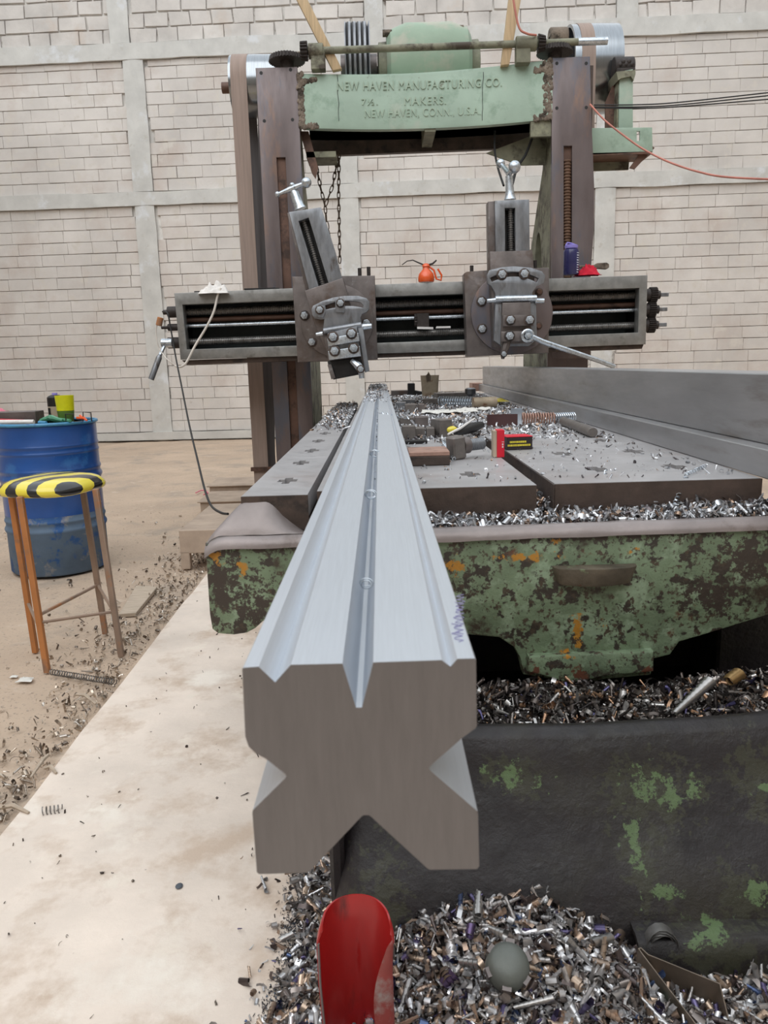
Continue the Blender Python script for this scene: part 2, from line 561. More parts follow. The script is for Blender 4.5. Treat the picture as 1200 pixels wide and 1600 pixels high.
def flatplate(name, ring, holes, z0, z1, mat, parent, yz=False, x0=0, x1=0):
    """horizontal slab with holes (ring in x,y) or, with yz, an upright cheek (ring in y,z)"""
    cu = bpy.data.curves.new(name, 'CURVE')
    cu.dimensions = '2D'
    cu.fill_mode = 'BOTH'
    th = (x1 - x0) if yz else (z1 - z0)
    cu.extrude = th / 2
    for r_ in [ring] + list(holes):
        sp = cu.splines.new('POLY')
        sp.points.add(len(r_) - 1)
        for i, (x, y) in enumerate(r_):
            sp.points[i].co = (x, y, 0, 1)
        sp.use_cyclic_u = True
    tmp = bpy.data.objects.new('tmp', cu)
    me = bpy.data.meshes.new_from_object(tmp)
    bpy.data.objects.remove(tmp)
    if yz:
        me.transform(Matrix(((0, 0, 1, (x0 + x1) / 2), (1, 0, 0, 0), (0, 1, 0, 0), (0, 0, 0, 1))))
    else:
        me.transform(Matrix.Translation((0, 0, (z0 + z1) / 2)))
    bm = bmesh.new()
    bm.from_mesh(me)
    bpy.data.meshes.remove(me)
    bmesh.ops.remove_doubles(bm, verts=bm.verts, dist=1e-6)
    bmesh.ops.recalc_face_normals(bm, faces=bm.faces)
    return finish(bm, name, mat, parent, angle=30)


def text(name, s, size, mat, parent, loc, depth=0.004, rot=None, align='CENTER', sx=1.0, spacing=1.0):
    """raised lettering facing the camera (-Y)"""
    cu = bpy.data.curves.new(name, 'FONT')
    cu.body = s
    cu.size = size
    cu.extrude = depth
    cu.align_x = align
    cu.align_y = 'CENTER'
    cu.space_character = spacing
    tmp = bpy.data.objects.new('tmp', cu)
    me = bpy.data.meshes.new_from_object(tmp)
    bpy.data.objects.remove(tmp)
    me.transform(Matrix.Diagonal((sx, 1, 1, 1)))
    Rm = (rot or Matrix.Rotation(math.pi / 2, 4, 'X'))
    me.transform(Matrix.Translation(Vector(loc)) @ Rm)
    me.materials.append(mat)
    return place(me, name, parent)


def arc(cx, cy, r, a0, a1, n=12):
    return [(cx + r * math.cos(math.radians(a0 + (a1 - a0) * i / n)), cy - r * math.sin(math.radians(a0 + (a1 - a0) * i / n))) for i in range(n + 1)]


def bolt(parent, px, py, Y, r=0.018, ln=0.03, mat=None, washer=True, name='bolt'):
    """hex nut on a stud with a washer, standing out of the plane y=Y towards the camera"""
    c = PY(px, py, Y)
    g = G()
    h = r * 0.95
    g.lathe([(r * 1.02, 0.004), (r * 1.02, h), (r * 0.85, h * 1.15)], c, (0, -1, 0), 6, 0.4)
    g.lathe([(r * 0.5, h), (r * 0.5, ln), (r * 0.4, ln + 0.003)], c, (0, -1, 0), 12)
    o = g.build(name, mat or m_nut, parent, angle=25)
    if washer:
        G().lathe([(r * 1.38, 0), (r * 1.38, 0.004), (r * 1.2, 0.006)], c, (0, -1, 0), 20).build('washer', m_slabside, o)
    return o


def thread(g, p0, p1, r, pitch, depth, n=16):
    p0, p1 = Vector(p0), Vector(p1)
    L_ = (p1 - p0).length
    k = max(2, int(L_ / pitch))
    prof = []
    for i in range(k):
        t = L_ * i / k
        d = L_ / k
        prof += [(r - depth, t), (r, t + d * 0.3), (r, t + d * 0.55), (r - depth, t + d * 0.85)]
    prof.append((r - depth, L_))
    g.lathe(prof, p0, p1 - p0, n)
    return g


def gear(g, c, axis, r, w, teeth, depth=0.012, cone=0.0):
    c, a = Vector(c), Vector(axis).normalized()
    u = a.orthogonal().normalized()
    v = a.cross(u)
    n = teeth * 4
    vs = []
    for t, k in ((-w / 2, 1), (w / 2, 1 - cone)):
        for i in range(n):
            rr = (r if i % 4 in (0, 1) else r - depth) * k
            th = 2 * math.pi * i / n
            vs.append(c + a * t + (u * math.cos(th) + v * math.sin(th)) * rr)
    fs = [tuple(reversed(range(n))), tuple(range(n, 2 * n))]
    for i in range(n):
        j = (i + 1) % n
        fs.append((i, j, n + j, n + i))
    g.add(vs, fs)
    return g


# ------------------------------------------------------------------ chips (swarf): dense real geometry
def chip_protos():
    P = []

    def ribbon(turns, n, w, pitch, r0, r1, twist=0.0):
        vs, fs = [], []
        for i in range(n + 1):
            t = i / n
            th = 2 * math.pi * turns * t
            r = r0 + (r1 - r0) * t
            z = pitch * turns * t
            vs.append((r * math.cos(th), r * math.sin(th), z - pitch * turns / 2 - w / 2))
            vs.append((r * (1 + twist) * math.cos(th), r * (1 + twist) * math.sin(th), z - pitch * turns / 2 + w / 2))
        for i in range(n):
            a = 2 * i
            fs.append((a, a + 1, a + 3, a + 2))
        return np.array(vs), np.array(fs)
    P.append(ribbon(0.8, 7, 0.45, 0.0, 0.5, 0.42))        # C-shaped curl
    P.append(ribbon(1.6, 11, 0.5, 0.12, 0.42, 0.25))      # tight roll
    P.append(ribbon(4.0, 24, 0.28, 0.30, 0.20, 0.20))     # little coil
    P.append(ribbon(4.5, 24, 0.40, 0.36, 0.10, 0.24))     # tapering cone
    P.append(ribbon(0.35, 3, 0.22, 0.4, 0.9, 0.8))        # sliver
    P.append(ribbon(1.1, 8, 0.7, 0.5, 0.30, 0.22, 0.1))   # tube
    return P


PROTO = chip_protos()
STEEL = [((226, 228, 232), 7), ((176, 178, 182), 5), ((112, 106, 104), 3), ((164, 140, 122), 2), ((90, 84, 86), 2)]
MIXED = [((214, 214, 216), 7), ((172, 168, 166), 6), ((132, 124, 120), 4), ((176, 152, 134), 3), ((196, 174, 154), 2),
         ((100, 92, 128), 0.9), ((84, 100, 136), 0.5), ((88, 78, 76), 3)]
OILY_SHADED = [((190, 188, 186), 3), ((130, 124, 120), 4), ((92, 84, 80), 6), ((60, 55, 54), 8), ((164, 130, 104), 2), ((80, 76, 112), .6)]  # oil-coated chips, darkened further for the shade beneath the apron
DULL = [((190, 176, 160), 5), ((160, 146, 132), 5), ((118, 106, 96), 3), ((205, 196, 186), 3)]


def chips(name, pos, size, pal, parent=None, seed=1, flat=0.0, kinds=(0, 1, 2, 3, 4, 5)):
    rng = np.random.RandomState(seed)
    n = len(pos)
    kind = rng.choice(kinds, n)
    col = np.array([lin(c) for c, _ in pal])
    wt = np.array([w for _, w in pal])
    ci = rng.choice(len(pal), n, p=wt / wt.sum())
    allv, allf, allc = [], [], []
    off = 0
    for k in kinds:
        idx = np.where(kind == k)[0]
        if not len(idx):
            continue
        V0, F0 = PROTO[k]
        q = rng.normal(size=(len(idx), 4))
        if flat:
            q[:, 1:3] *= (1 - flat)
        q /= np.linalg.norm(q, axis=1)[:, None]
        w, x, y, z = q.T
        Rm = np.stack([1 - 2 * (y * y + z * z), 2 * (x * y - z * w), 2 * (x * z + y * w),
                       2 * (x * y + z * w), 1 - 2 * (x * x + z * z), 2 * (y * z - x * w),
                       2 * (x * z - y * w), 2 * (y * z + x * w), 1 - 2 * (x * x + y * y)], 1).reshape(-1, 3, 3)
        s = size[0] + (size[1] - size[0]) * rng.rand(len(idx)) ** 2.2
        st = np.ones((len(idx), 1, 3))
        st[:, 0, 2] = 0.8 + 0.9 * rng.rand(len(idx))
        V = np.einsum('nij,nvj->nvi', Rm, V0[None] * st) * s[:, None, None] + pos[idx][:, None, :]
        nv = len(V0)
        allv.append(V.reshape(-1, 3))
        allf.append((F0[None] + (np.arange(len(idx)) * nv)[:, None, None] + off).reshape(-1, 4))
        c = col[ci[idx]] * (0.75 + 0.5 * rng.rand(len(idx), 1))
        allc.append(np.repeat(c, nv, axis=0))
        off += nv * len(idx)
    V = np.concatenate(allv)
    Fc = np.concatenate(allf)
    Cc = np.clip(np.concatenate(allc), 0, 1)
    me = bpy.data.meshes.new(name)
    me.vertices.add(len(V))
    me.vertices.foreach_set('co', V.ravel())
    me.loops.add(Fc.size)
    me.loops.foreach_set('vertex_index', Fc.ravel().astype(np.int32))
    me.polygons.add(len(Fc))
    me.polygons.foreach_set('loop_start', np.arange(0, Fc.size, 4, dtype=np.int32))
    me.polygons.foreach_set('use_smooth', np.ones(len(Fc), dtype=bool))
    at = me.attributes.new('tint', 'FLOAT_COLOR', 'POINT')
    at.data.foreach_set('color', np.concatenate([Cc, np.ones((len(Cc), 1))], 1).ravel().astype(np.float32))
    me.update()
    me.validate()
    me.materials.append(m_chip)
    return tag(place(me, name, parent), kind='stuff')


def hf_noise(x, y, s=1.0, seed=0):
    from mathutils import noise
    return noise.noise(Vector((x * s, y * s, seed * 3.3)))


def coilpts(p0, p1, r, turns, n=10):
    p0, p1 = Vector(p0), Vector(p1)
    a = (p1 - p0).normalized()
    u = a.orthogonal().normalized()
    w = a.cross(u)
    m = int(turns * n)
    return [p0 + (p1 - p0) * (i / m) + (u * math.cos(2 * math.pi * i / n) + w * math.sin(2 * math.pi * i / n)) * (r(i / m) if callable(r) else r) for i in range(m + 1)]


# =================================================================== SETTING
exec_parts = []
# floor: bumpy dirt
g = G()


def dirt(u, v):
    x, y = -9 + 17 * u, -9 + 24 * v
    z = -0.012 + 0.012 * hf_noise(x, y, 2.2) + 0.008 * hf_noise(x, y, 6, 2)
    if -1.1 < x < 2.3 and y < 4.7:
        z = min(z, -0.012)
    return x, y, z


g.grid(170, 200, dirt)
floor = tag(g.build('floor', m_dirt), 'bare trodden dirt floor of the workshop', kind='structure')
# concrete strip with a ragged left edge
ring = []
for i in range(33):
    y = -2 + 6.45 * i / 32
    ring.append((-1.035 - 0.01 * (y - 1.7) + 0.012 * hf_noise(0, y, 5, 4), y))
ring += [(-0.98, 4.44), (-0.93, 4.6), (2.2, 4.6), (2.2, -2)]
strip = flatplate('floor_slab', ring, [], -0.05, 0.004, m_slab, None)
tag(strip, 'pale cream concrete strip running along the machine', kind='structure')

# back wall, turned a little, nearer on the right
YAW = -math.atan(0.05)
wall = G().box((-8.5, 0.03, 0), (8.5, 0.35, 8.3)).build('wall_back', m_mortar, None, local=True, smooth=False)
wall.location = (0, 13.2, 0)
wall.rotation_euler = (0, 0, YAW)
tag(wall, 'pale stone block wall at the back of the workshop', kind='structure')
COURSE = 0.187
PIL = [(-3.79, 0.16, 0, 6.05), (-0.42, 0.15, 0, 6.05), (3.69, 0.16, 0, 6.05)]
PILU = [(-3.97, 0.15, 6.3, 8.3), (0.06, 0.14, 6.3, 8.3), (3.95, 0.15, 6.3, 8.3)]
BEAMS = [(3.86, 4.08), (6.05, 6.30)]
for n_, (cx, hw, z0, z1) in enumerate(PIL + PILU):
    for (a, b_) in ([(z0, BEAMS[0][0]), (BEAMS[0][1], z1)] if z0 == 0 else [(z0, z1)]):
        p_ = G()
        p_.grid(3, 24, lambda u, v: (cx + (2 * u - 1) * (hw + 0.012 * hf_noise(n_, (a + (b_ - a) * v), 3, 1)), 0.0 if 0 < u < 1 else 0.012, a + (b_ - a) * v), 0)
        p_.build('pillar', m_concrete, wall, local=True, solidify=-0.05)
for z0, z1 in BEAMS:
    p_ = G()
    p_.grid(80, 2, lambda u, v: (-8.5 + 17 * u, -0.004, z0 + (z1 - z0) * v + (0.02 * hf_noise(u * 17, v * 3, 1.5, 7) if v in (0, 1) else 0)), 0)
    p_.build('tie_beam', m_concrete, wall, local=True, solidify=-0.05)
p_ = G()
p_.grid(60, 1, lambda u, v: (-8.5 + 17 * u, -0.03 + 0.01 * hf_noise(u * 20, 0, 1, 8), 0.02 + (0.13 + 0.02 * hf_noise(u * 17, 0, 2, 9)) * v))
p_.build('footing', m_concrete, wall, local=True, solidify=-0.06)

brick_meshes = {}


def brick_mesh(L_, H_, k, rough):
    key = (round(L_, 2), round(H_, 3), k, rough)
    if key in brick_meshes:
        return brick_meshes[key]
    rs = random.Random(hash(key) % 10000 + k)
    j = 0.013 if rough else 0.003
    g = G()
    hx, hz = L_ / 2, H_ / 2
    q = [Vector((sx * hx + rs.uniform(-j, j), 0, sz * hz + rs.uniform(-j, j))) for sx, sz in ((-1, -1), (1, -1), (1, 1), (-1, 1))]
    d = [rs.uniform(0, 0.006) for _ in range(4)]
    ins = 0.004
    front = [Vector((p.x - math.copysign(ins, p.x), -0.003 - d[i] * .6, p.z - math.copysign(ins, p.z))) for i, p in enumerate(q)]
    mid = [Vector((p.x, 0.002, p.z)) for p in q]
    back = [Vector((p.x, 0.04, p.z)) for p in q]
    vs = front + mid + back
    fs = [(0, 1, 2, 3)]
    for a in (0, 4):
        for i in range(4):
            k2 = (i + 1) % 4
            fs.append((a + i, a + 4 + i, a + 4 + k2, a + k2))
    g.add(vs, fs)
    me = bpy.data.meshes.new('brick')
    me.from_pydata([tuple(v) for v in g.v], [], g.f)
    me.materials.append(m_block_b if rough else m_block)
    brick_meshes[key] = me
    return me


places = []
row = 0
z = 0.15
while z < 8.1:
    hrow = COURSE if z < 6.0 else 0.215
    if any(z + hrow * 0.45 > b0 and z + hrow * 0.3 < b1 for b0, b1 in BEAMS):
        z = [b1 for b0, b1 in BEAMS if z + hrow * 0.45 > b0 and z + hrow * 0.3 < b1][0]
        continue
    zt = z + hrow
    for b0, b1 in BEAMS:
        if z < b0 < zt:
            zt = b0
    pil = PIL if z < 6.1 else PILU
    rr = random.Random(row)
    x = -8.4 + rr.uniform(0, 0.4)
    gap = 0.007 if z < 6.1 else 0.02
    while x < 8.3:
        L_ = rr.choice((0.38, 0.42, 0.42, 0.46)) if z < 6.1 else rr.choice((0.34, 0.40, 0.46))
        x0, x1 = x, x + L_
        x += L_
        for cx, hw, *_ in pil:
            if x0 < cx - hw < x1:
                x1 = cx - hw
            elif x0 < cx + hw < x1:
                x0 = cx + hw
            elif cx - hw <= x0 and x1 <= cx + hw:
                x1 = x0
        if x1 - x0 < 0.08:
            continue
        places.append((x0, x1, z, zt, rr.randrange(3), z > 6.1, gap))
    z = zt
    row += 1


def wall_world(x, z):
    c, s = math.cos(YAW), math.sin(YAW)
    return Vector((x * c, 13.2 + x * s, z))


def cam_px(p):
    v = Vector(p) - CAM
    c = v.x * _dx + v.y * _dy + v.z * _dz
    return 600 + F * c.x / -c.z, 800 - F * c.y / -c.z, -c.z


scored = []
for i, (x0, x1, z0, z1, k, rough, gap) in enumerate(places):
    u, v, d = cam_px(wall_world((x0 + x1) / 2, (z0 + z1) / 2))
    inside = 5 < u < 1195 and 5 < v < 690
    hid = (380 < u < 500) or (855 < u < 950 and v < 560) or (270 < u < 1010 and 435 < v < 560) or (u > 590 and v > 560) or (u < 140 and v > 640)
    scored.append(((0 if inside and not hid else 1), -(x1 - x0) * (z1 - z0) / d ** 2, i))
scored.sort()
named = {s[2] for s in scored[:296] if s[0] == 0}
rest = {False: G(), True: G()}
for i, (x0, x1, z0, z1, k, rough, gap) in enumerate(places):
    L_, H_ = round((x1 - x0 - gap) * 50) / 50, round((z1 - z0 - gap), 3)
    me = brick_mesh(L_, H_, k, rough)
    if i in named:
        o = bpy.data.objects.new('brick', me)
        COL.objects.link(o)
        o.parent = wall
        o.location = ((x0 + x1) / 2, 0.0, (z0 + z1) / 2)
    else:
        off = Vector(((x0 + x1) / 2, 0, (z0 + z1) / 2))
        dd = random.uniform(-0.004, 0.002)
        rest[rough].add([v.co + off + Vector((0, dd, 0)) for v in me.vertices], [tuple(p.vertices) for p in me.polygons])
for rough, gg in rest.items():
    o = gg.build('brickwork', m_block_b if rough else m_block, wall, local=True, smooth=False)
    o['kind'] = 'stuff'
# the other walls of the shed, outside the frame (they close off the light)
for nm, a, b_ in (('wall_left', (-9.2, -9.2, 0), (-9, 15, 8.3)), ('wall_right', (8.1, -9.2, 0), (8.3, 15, 8.3)), ('wall_rear', (-9, -9.2, 0), (8.1, -9, 8.3))):
    tag(G().box(a, b_).build(nm, m_plain_wall), 'plain block wall of the workshop', kind='structure')

# =================================================================== PLANER BED
T = 0.88        # table top height
bed = thing('planer_bed', 'greasy black cast bed of the planing machine with patches of green paint', 'machine bed', (0.5, 1.6, 0))
# front wall, battered: lofted grid with a rounded rim and a rounded left corner
g = G()
prof = [(1.31, 0.0), (1.315, 0.10), (1.35, 0.17), (1.42, 0.26), (1.465, 0.34), (1.485, 0.395), (1.50, 0.42), (1.525, 0.432), (1.55, 0.425), (1.565, 0.39), (1.57, 0.30)]


def bedfn(u, v):
    i = v * (len(prof) - 1)
    a = int(min(i, len(prof) - 2))
    t = i - a
    y = prof[a][0] * (1 - t) + prof[a + 1][0] * t
    zz = prof[a][1] * (1 - t) + prof[a + 1][1] * t
    x = -0.13 + 1.55 * u
    # rounded corner at the left end
    if u < 0.06:
        k = (0.06 - u) / 0.06
        y += 0.09 * k ** 2.4
    # rim climbs on the right
    rise = max(0, x - 0.62)
    zz += min(1, zz / 0.4) * (0.22 * rise ** 1.5 + 0.01 * hf_noise(x, zz, 4, 3))
    y += 0.006 * hf_noise(x, zz, 7, 5)
    return x, y, zz


g.grid(120, 40, bedfn)
g.build('bed_front', m_bed, bed, angle=80)
G().box((-0.13, 1.40, 0), (-0.10, 2.4, 0.40)).box((-0.13, 2.4, 0), (0.10, 9.5, 0.52)).build('bed_side', m_bed, bed, bevel=0.008)
G().box((1.0, 2.2, 0), (1.25, 9.5, 0.52)).build('bed_side', m_bed, bed, bevel=0.008)
G().box((0.10, 2.4, 0), (1.0, 2.46, 0.45)).build('cross_wall', m_bed, bed)
G().box((-0.10, 1.56, 0.14), (1.4, 2.42, 0.19)).build('chip_pan', m_dark, bed)
# ledge at the foot, lower right
g = G()
g.grid(30, 8, lambda u, v: (0.46 + 0.85 * u, 1.325 - 0.05 * v - 0.02 * v * (1 - u), 0.115 - 0.004 * v * v * 4 - 0.1 * max(0, v - 0.8) * 5 + 0.003 * hf_noise(u * 5, v, 3)))
g.build('foot_ledge', m_bed, bed, angle=80, solidify=0.01)

# =================================================================== PLANER TABLE
table = thing('planer_table', 'long grey slotted planer table with a flaking green front apron', 'machine table', (0.3, 4, 0.5))
YA = 1.86
ap = [(320, 850), (323, 900), (327, 960), (331, 984), (340, 991), (365, 993), (385, 990), (398, 983), (410, 972), (440, 960), (560, 985), (690, 985), (735, 993),
      (780, 997), (803, 1012), (812, 1028), (818, 1055), (850, 1060), (888, 1072), (905, 1070), (950, 1062), (1018, 1056), (1023, 1030),
      (1048, 1024), (1062, 1004), (1110, 990), (1200, 962), (1330, 915), (1330, 800), (1200, 812), (1000, 818), (820, 826), (690, 832), (480, 842)]
plate('apron', ap, YA, 0.05, m_apron, table, bevel=0.008)
# foot casting below, a little proud
plate('apron_foot', [(826, 1026), (1022, 1018), (1022, 1050), (950, 1056), (905, 1066), (888, 1068), (850, 1056), (824, 1050)], YA - 0.025, 0.03, m_apron, table, bevel=0.006)
# little shelf boss on the apron
c0, c1 = PY(862, 884, YA), PY(994, 878, YA)
g = G()
n = 14
bot = []
for i in range(n + 1):
    a = math.pi * i / n
    bot.append(((c0.x + c1.x) / 2 - (c1.x - c0.x) / 2 * math.cos(a), YA - 0.045 * math.sin(a) ** 0.6, 0))
zt, zb = c0.z, PY(930, 912, YA).z
vs = [(x, y, zt) for x, y, _ in bot] + [((x - 0.52) * 0.86 + 0.52, YA + (y - YA) * 0.7, zb + 0.01 * abs(i - n / 2) / n) for i, (x, y, _) in enumerate(bot)]
g.add(vs, [tuple(range(n + 1)), tuple(reversed(range(n + 1, 2 * n + 2)))] + [(i, i + 1, n + 2 + i, n + 1 + i) for i in range(n)])
g.build('apron_boss', M('rusty_boss', (88, 80, 68), rough=.6, var=.2, vs=14, patches=[((110, 120, 92), 16, .58, .05), ((92, 60, 44), 12, .58, .06)], bump=.3), table, bevel=0.004, seg=2)
# rounded worn lip along the top of the apron and the hump at its left corner
g = G()


def lipfn(u, v):
    x = -0.447 + 1.85 * u
    z0 = PY(600, 835, YA).z
    zl = 0.790 + 0.008 * (x + 0.4)
    if v < 0.55:
        a = v / 0.55 * math.pi / 2
        y = YA - 0.012 + 0.03 * (1 - math.cos(a))
        zz = zl - 0.03 + 0.03 * math.sin(a)
    else:
        t = (v - 0.55) / 0.45
        y = YA + 0.018 + 0.04 * t
        zz = zl - 0.02 * t * t
    zz += 0.003 * hf_noise(x, v, 9)
    k = max(0, (-0.40 - x) / 0.047)
    zz -= 0.02 * k * k
    return x, y, zz


g.grid(110, 12, lipfn)
g.build('apron_lip', m_lip, table, angle=80)
g = G()


def humpfn(u, v):
    x = -0.445 + 0.30 * u
    y = 1.868 + 0.060 * v
    f = max(0.0, min(1.0, (-0.165 - x) / 0.16))
    f = f * f * (3 - 2 * f)
    zz = 0.791 + 0.080 * v ** 0.75 * f - 0.02 * v * (1 - f)
    k = max(0, (-0.405 - x) / 0.04)
    return x + 0.075 * v * max(0, 1 - u * 1.6), y, zz - 0.02 * k * k + 0.002 * hf_noise(x, y, 20)


g.grid(24, 14, humpfn)
g.build('corner_hump', m_lip, table, angle=80)
G().box((-0.36, 1.90, 0.62), (1.3, 1.96, 0.76)).box((-0.36, 1.96, 0.62), (1.3, 2.0, 0.80)).build('chip_trough', m_dark, table)


def plus(px, py, rx, ry, z=T):
    """cross-shaped hole, drawn through the image point on the table top"""
    c = PZ(px, py, z)
    a, b_ = rx * 0.42, ry * 0.42
    r_ = [(-rx, -b_), (-a, -b_), (-a, -ry), (a, -ry), (a, -b_), (rx, -b_), (rx, b_), (a, b_), (a, ry), (-a, ry), (-a, b_), (-rx, b_)]
    out = []
    for i, (x, y) in enumerate(r_):
        out.append((c.x + x * (1 + 0.08 * math.sin(i * 7 + px)), c.y + y * (1 + 0.08 * math.cos(i * 5 + px))))
    return out


def slab(x0, x1, y0, y1, holes):
    o = flatplate('table_slab', [(x0, y0), (x1, y0), (x1, y1), (x0, y1)], holes, 0.822, T, m_table, table)
    return o


YE = 8.0
hl = [plus(449, 751, .027, .055), plus(471, 723, .027, .06), plus(487, 704, .027, .065), plus(498, 689, .027, .07), plus(508, 677, .027, .075)]
slab(-0.36, -0.192, 1.925, 6.15, hl)
slab(-0.172, 0.400, 1.975, YE, [plus(735, 741, .028, .055)])
hr = [plus(932, 733, .03, .055), plus(1052, 729, .034, .05), plus(880, 709, .03, .06), plus(989, 705, .034, .06), plus(940, 688, .032, .06), plus(815, 676, .03, .08)]
o = flatplate('table_slab', [(.45, 1.985), (.99, 1.985), (1.2, YE), (.45, YE)], hr, 0.822, T, m_table, table)
# solid edges beneath the slabs, with the T-slot grooves between them
G().box((-0.359, 1.928, 0.76), (-0.193, 6.14, 0.8215)).build('slab_edge', m_slabside, table)
G().box((-0.171, 1.978, 0.78), (0.399, YE - .01, 0.8215)).build('slab_edge', m_slabside, table)
G().box((0.451, 1.988, 0.78), (0.988, YE - .01, 0.8215)).build('slab_edge', m_slabside, table)
for x0, x1, y0, y1 in ((-0.361, -0.191, 1.921, 1.924), (-0.172, 0.40, 1.971, 1.974), (0.45, 0.992, 1.981, 1.984)):
    G().box((x0, y0, 0.79), (x1, y1, T - 0.001)).build('slab_face', m_slabside, table)
G().box((0.446, 1.983, 0.79), (0.449, YE - .02, T - 0.002)).build('slab_face', m_slabside, table)
G().box((-0.40, 2.0, 0.70), (1.02, YE, 0.76)).box((-0.36, 2.05, 0.52), (1.0, YE, 0.70)).build('table_body', m_slabside, table)

# =================================================================== WORKPIECE BAR
def barpt(cx, cy):
    p = PY(340 + cx * 0.366667, 980 + cy * 0.366667, 0.44)
    return [p.x, p.z]


sec = [(105, 178), (109, 173), (175, 168), (245, 235), (312, 160), (532, 155), (590, 342), (615, 342), (663, 150), (955, 140), (992, 168), (1022, 135), (1095, 133), (1101, 140),
       (1105, 420), (1100, 430), (1045, 470), (908, 590), (900, 600), (908, 612), (1108, 785), (1110, 800), (1115, 1028), (1105, 1040), (905, 1043), (895, 1038), (655, 808), (645, 801), (622, 801), (612, 808), (395, 1048), (385, 1056),
       (178, 1062), (168, 1055), (148, 792), (150, 780), (286, 645), (293, 635), (288, 625), (205, 560), (165, 540), (132, 508), (118, 465)]
sp = [barpt(*p) for p in sec]
zmin = min(p[1] for p in sp)
for p in sp:
    if p[1] < zmin + 0.008:
        p[1] = max(T + 0.0005, p[1] - zmin + T + 0.0005)
    elif p[1] < T + 0.002:
        p[1] = T + 0.002
BAR_TOP = max(p[1] for p in sp)
BY0, BY1 = 0.44, 7.0
bar = thing('grooved_steel_bar', 'long machined steel bar with V grooves on every side, lying along the table', 'steel bar', (0, 1.0, T))
n = len(sp)
g = G()
for k in range(10):
    pass
ys = [BY0, 1.2, 2.4, 3.8, 5.4, BY1]
vs = [(x, y, z_) for y in ys for x, z_ in sp]
fs = []
for j in range(len(ys) - 1):
    for i in range(n):
        k2 = (i + 1) % n
        fs.append((j * n + i, (j + 1) * n + i, (j + 1) * n + k2, j * n + k2))
g.add(vs, fs)
g.build('bar_body', m_bar, bar, angle=20)
for yy in (BY0, BY1):
    G().add([(x, yy, z_) for x, z_ in sp], [tuple(range(n))]).build('end_face', m_barend, bar, smooth=False)
# violet marker scribble on the top near the right groove
g = G()
for k in range(6):
    p0 = PZ(716 + k * 1.0, 1000 - k * 12, BAR_TOP)
    pts = [p0 + Vector((0.0035 * math.sin(i * 1.9 + k * 2.3), -0.004 + 0.002 * i * 1.3, 0.0004)) for i in range(9)]
    g.tube([(p.x, p.y, p.z) for p in pts], 0.00028, 4)
g.build('marker_scribble', m_ink, bar)

# heavy rectangular beams on the right of the table
def longbeam(name, label, x0, x1, w, z0, z1, y0, y1, mat):
    g = G()
    g.hexa([(x0, y0, z0), (x0 + w, y0, z0), (x1 + w, y1, z0), (x1, y1, z0), (x0, y0, z1), (x0 + w, y0, z1), (x1 + w, y1, z1), (x1, y1, z1)])
    return tag(g.build(name, mat, None, bevel=0.003), label, 'steel beam')


longbeam('steel_beam', 'lower flat steel beam lying on the right edge of the table', 0.975, 1.085, 0.18, T + 0.001, 0.957, 1.0, 8.7, m_beam)
longbeam('steel_beam', 'tall upper steel beam stacked on the flat one at right', 1.03, 1.115, 0.17, 0.958, 1.146, 1.0, 8.45, m_beam)

# =================================================================== GANTRY
YC = 6.0
gan = thing('planer_housing', 'tall two-column planer frame with a green lettered cross beam on top', 'machine frame', (0.4, 6.4, 0))


def rounded(cy, cz, ry, rz, n=16):
    return [(cy + ry * math.cos(2 * math.pi * i / n), cz + rz * math.sin(2 * math.pi * i / n)) for i in range(n)]


def cheek(x0, x1, name='column'):
    ring = [(6.06, 0), (6.06, 3.27), (6.20, 3.27), (6.26, 2.95), (6.36, 2.65), (6.62, 2.35), (6.90, 2.0), (7.05, 1.6), (7.12, 1.2), (7.15, 0)]
    holes = [rounded(6.5, 1.95, 0.13, 0.26)[::-1]]
    return flatplate(name, ring, holes, 0, 0, m_gdirty, gan, yz=True, x0=x0, x1=x1)


# left column
cheek(-0.60, -0.54)
cheek(-0.80, -0.75)
G().box((-0.80, 6.03, 0), (-0.54, 6.07, 3.27)).build('column_web', m_slabside, gan)
XL0, XL1 = -0.828, -0.530
zslot0 = PY(441, 246, YC).z
gp = flatplate  # alias
plate('guide_plate', [(XL0, 0), (XL1, 0), (XL1, 3.305), (XL0, 3.305)], YC, 0.035, m_guide, gan,
      holes=[[(-0.71, 0.05), (-0.645, 0.05), (-0.645, zslot0), (-0.71, zslot0)]], px=False, bevel=0.004)
G().box((-0.71, YC + 0.025, 0), (-0.645, YC + 0.034, zslot0)).build('slot_back', m_brown, gan)
# right column
cheek(1.31, 1.37)
cheek(1.55, 1.60)
G().box((1.31, 6.03, 0), (1.60, 6.07, 3.27)).build('column_web', m_slabside, gan)
zs = PY(888, 228, YC).z
cu = [(862, 90), (922, 88), (925, 200), (929, 300), (928, 360), (923, 430), (923, 560), (862, 560), (862, 300)]
plate('guide_plate', cu, YC, 0.035, m_guide, gan, holes=[[(881, 228), (894, 228), (893, 440), (881, 440)]], bevel=0.004)
plate('guide_plate', [(1.29, 0), (1.60, 0), (1.60, 1.27), (1.29, 1.27)], YC + 0.002, 0.03, m_guide, gan, px=False)
G().box((1.37, YC + 0.028, 1.2), (1.50, YC + 0.034, 2.9)).build('slot_back', m_brown, gan)
g = G()
thread(g, PY(886, 250, YC + 0.02), PY(886, 440, YC + 0.02), 0.030, 0.021, 0.007, 14)
g.build('elevating_screw', m_rust, gan)
for px, py in ((408, 114), (454, 109), (413, 189), (457, 187), (870, 99), (916, 99), (870, 169), (916, 168)):
    c = PY(px, py, YC)
    G().cyl(c + Vector((0, 0.004, 0)), c + Vector((0, -0.001, 0)), 0.012, n=10).build('screw_hole', m_black, gan)

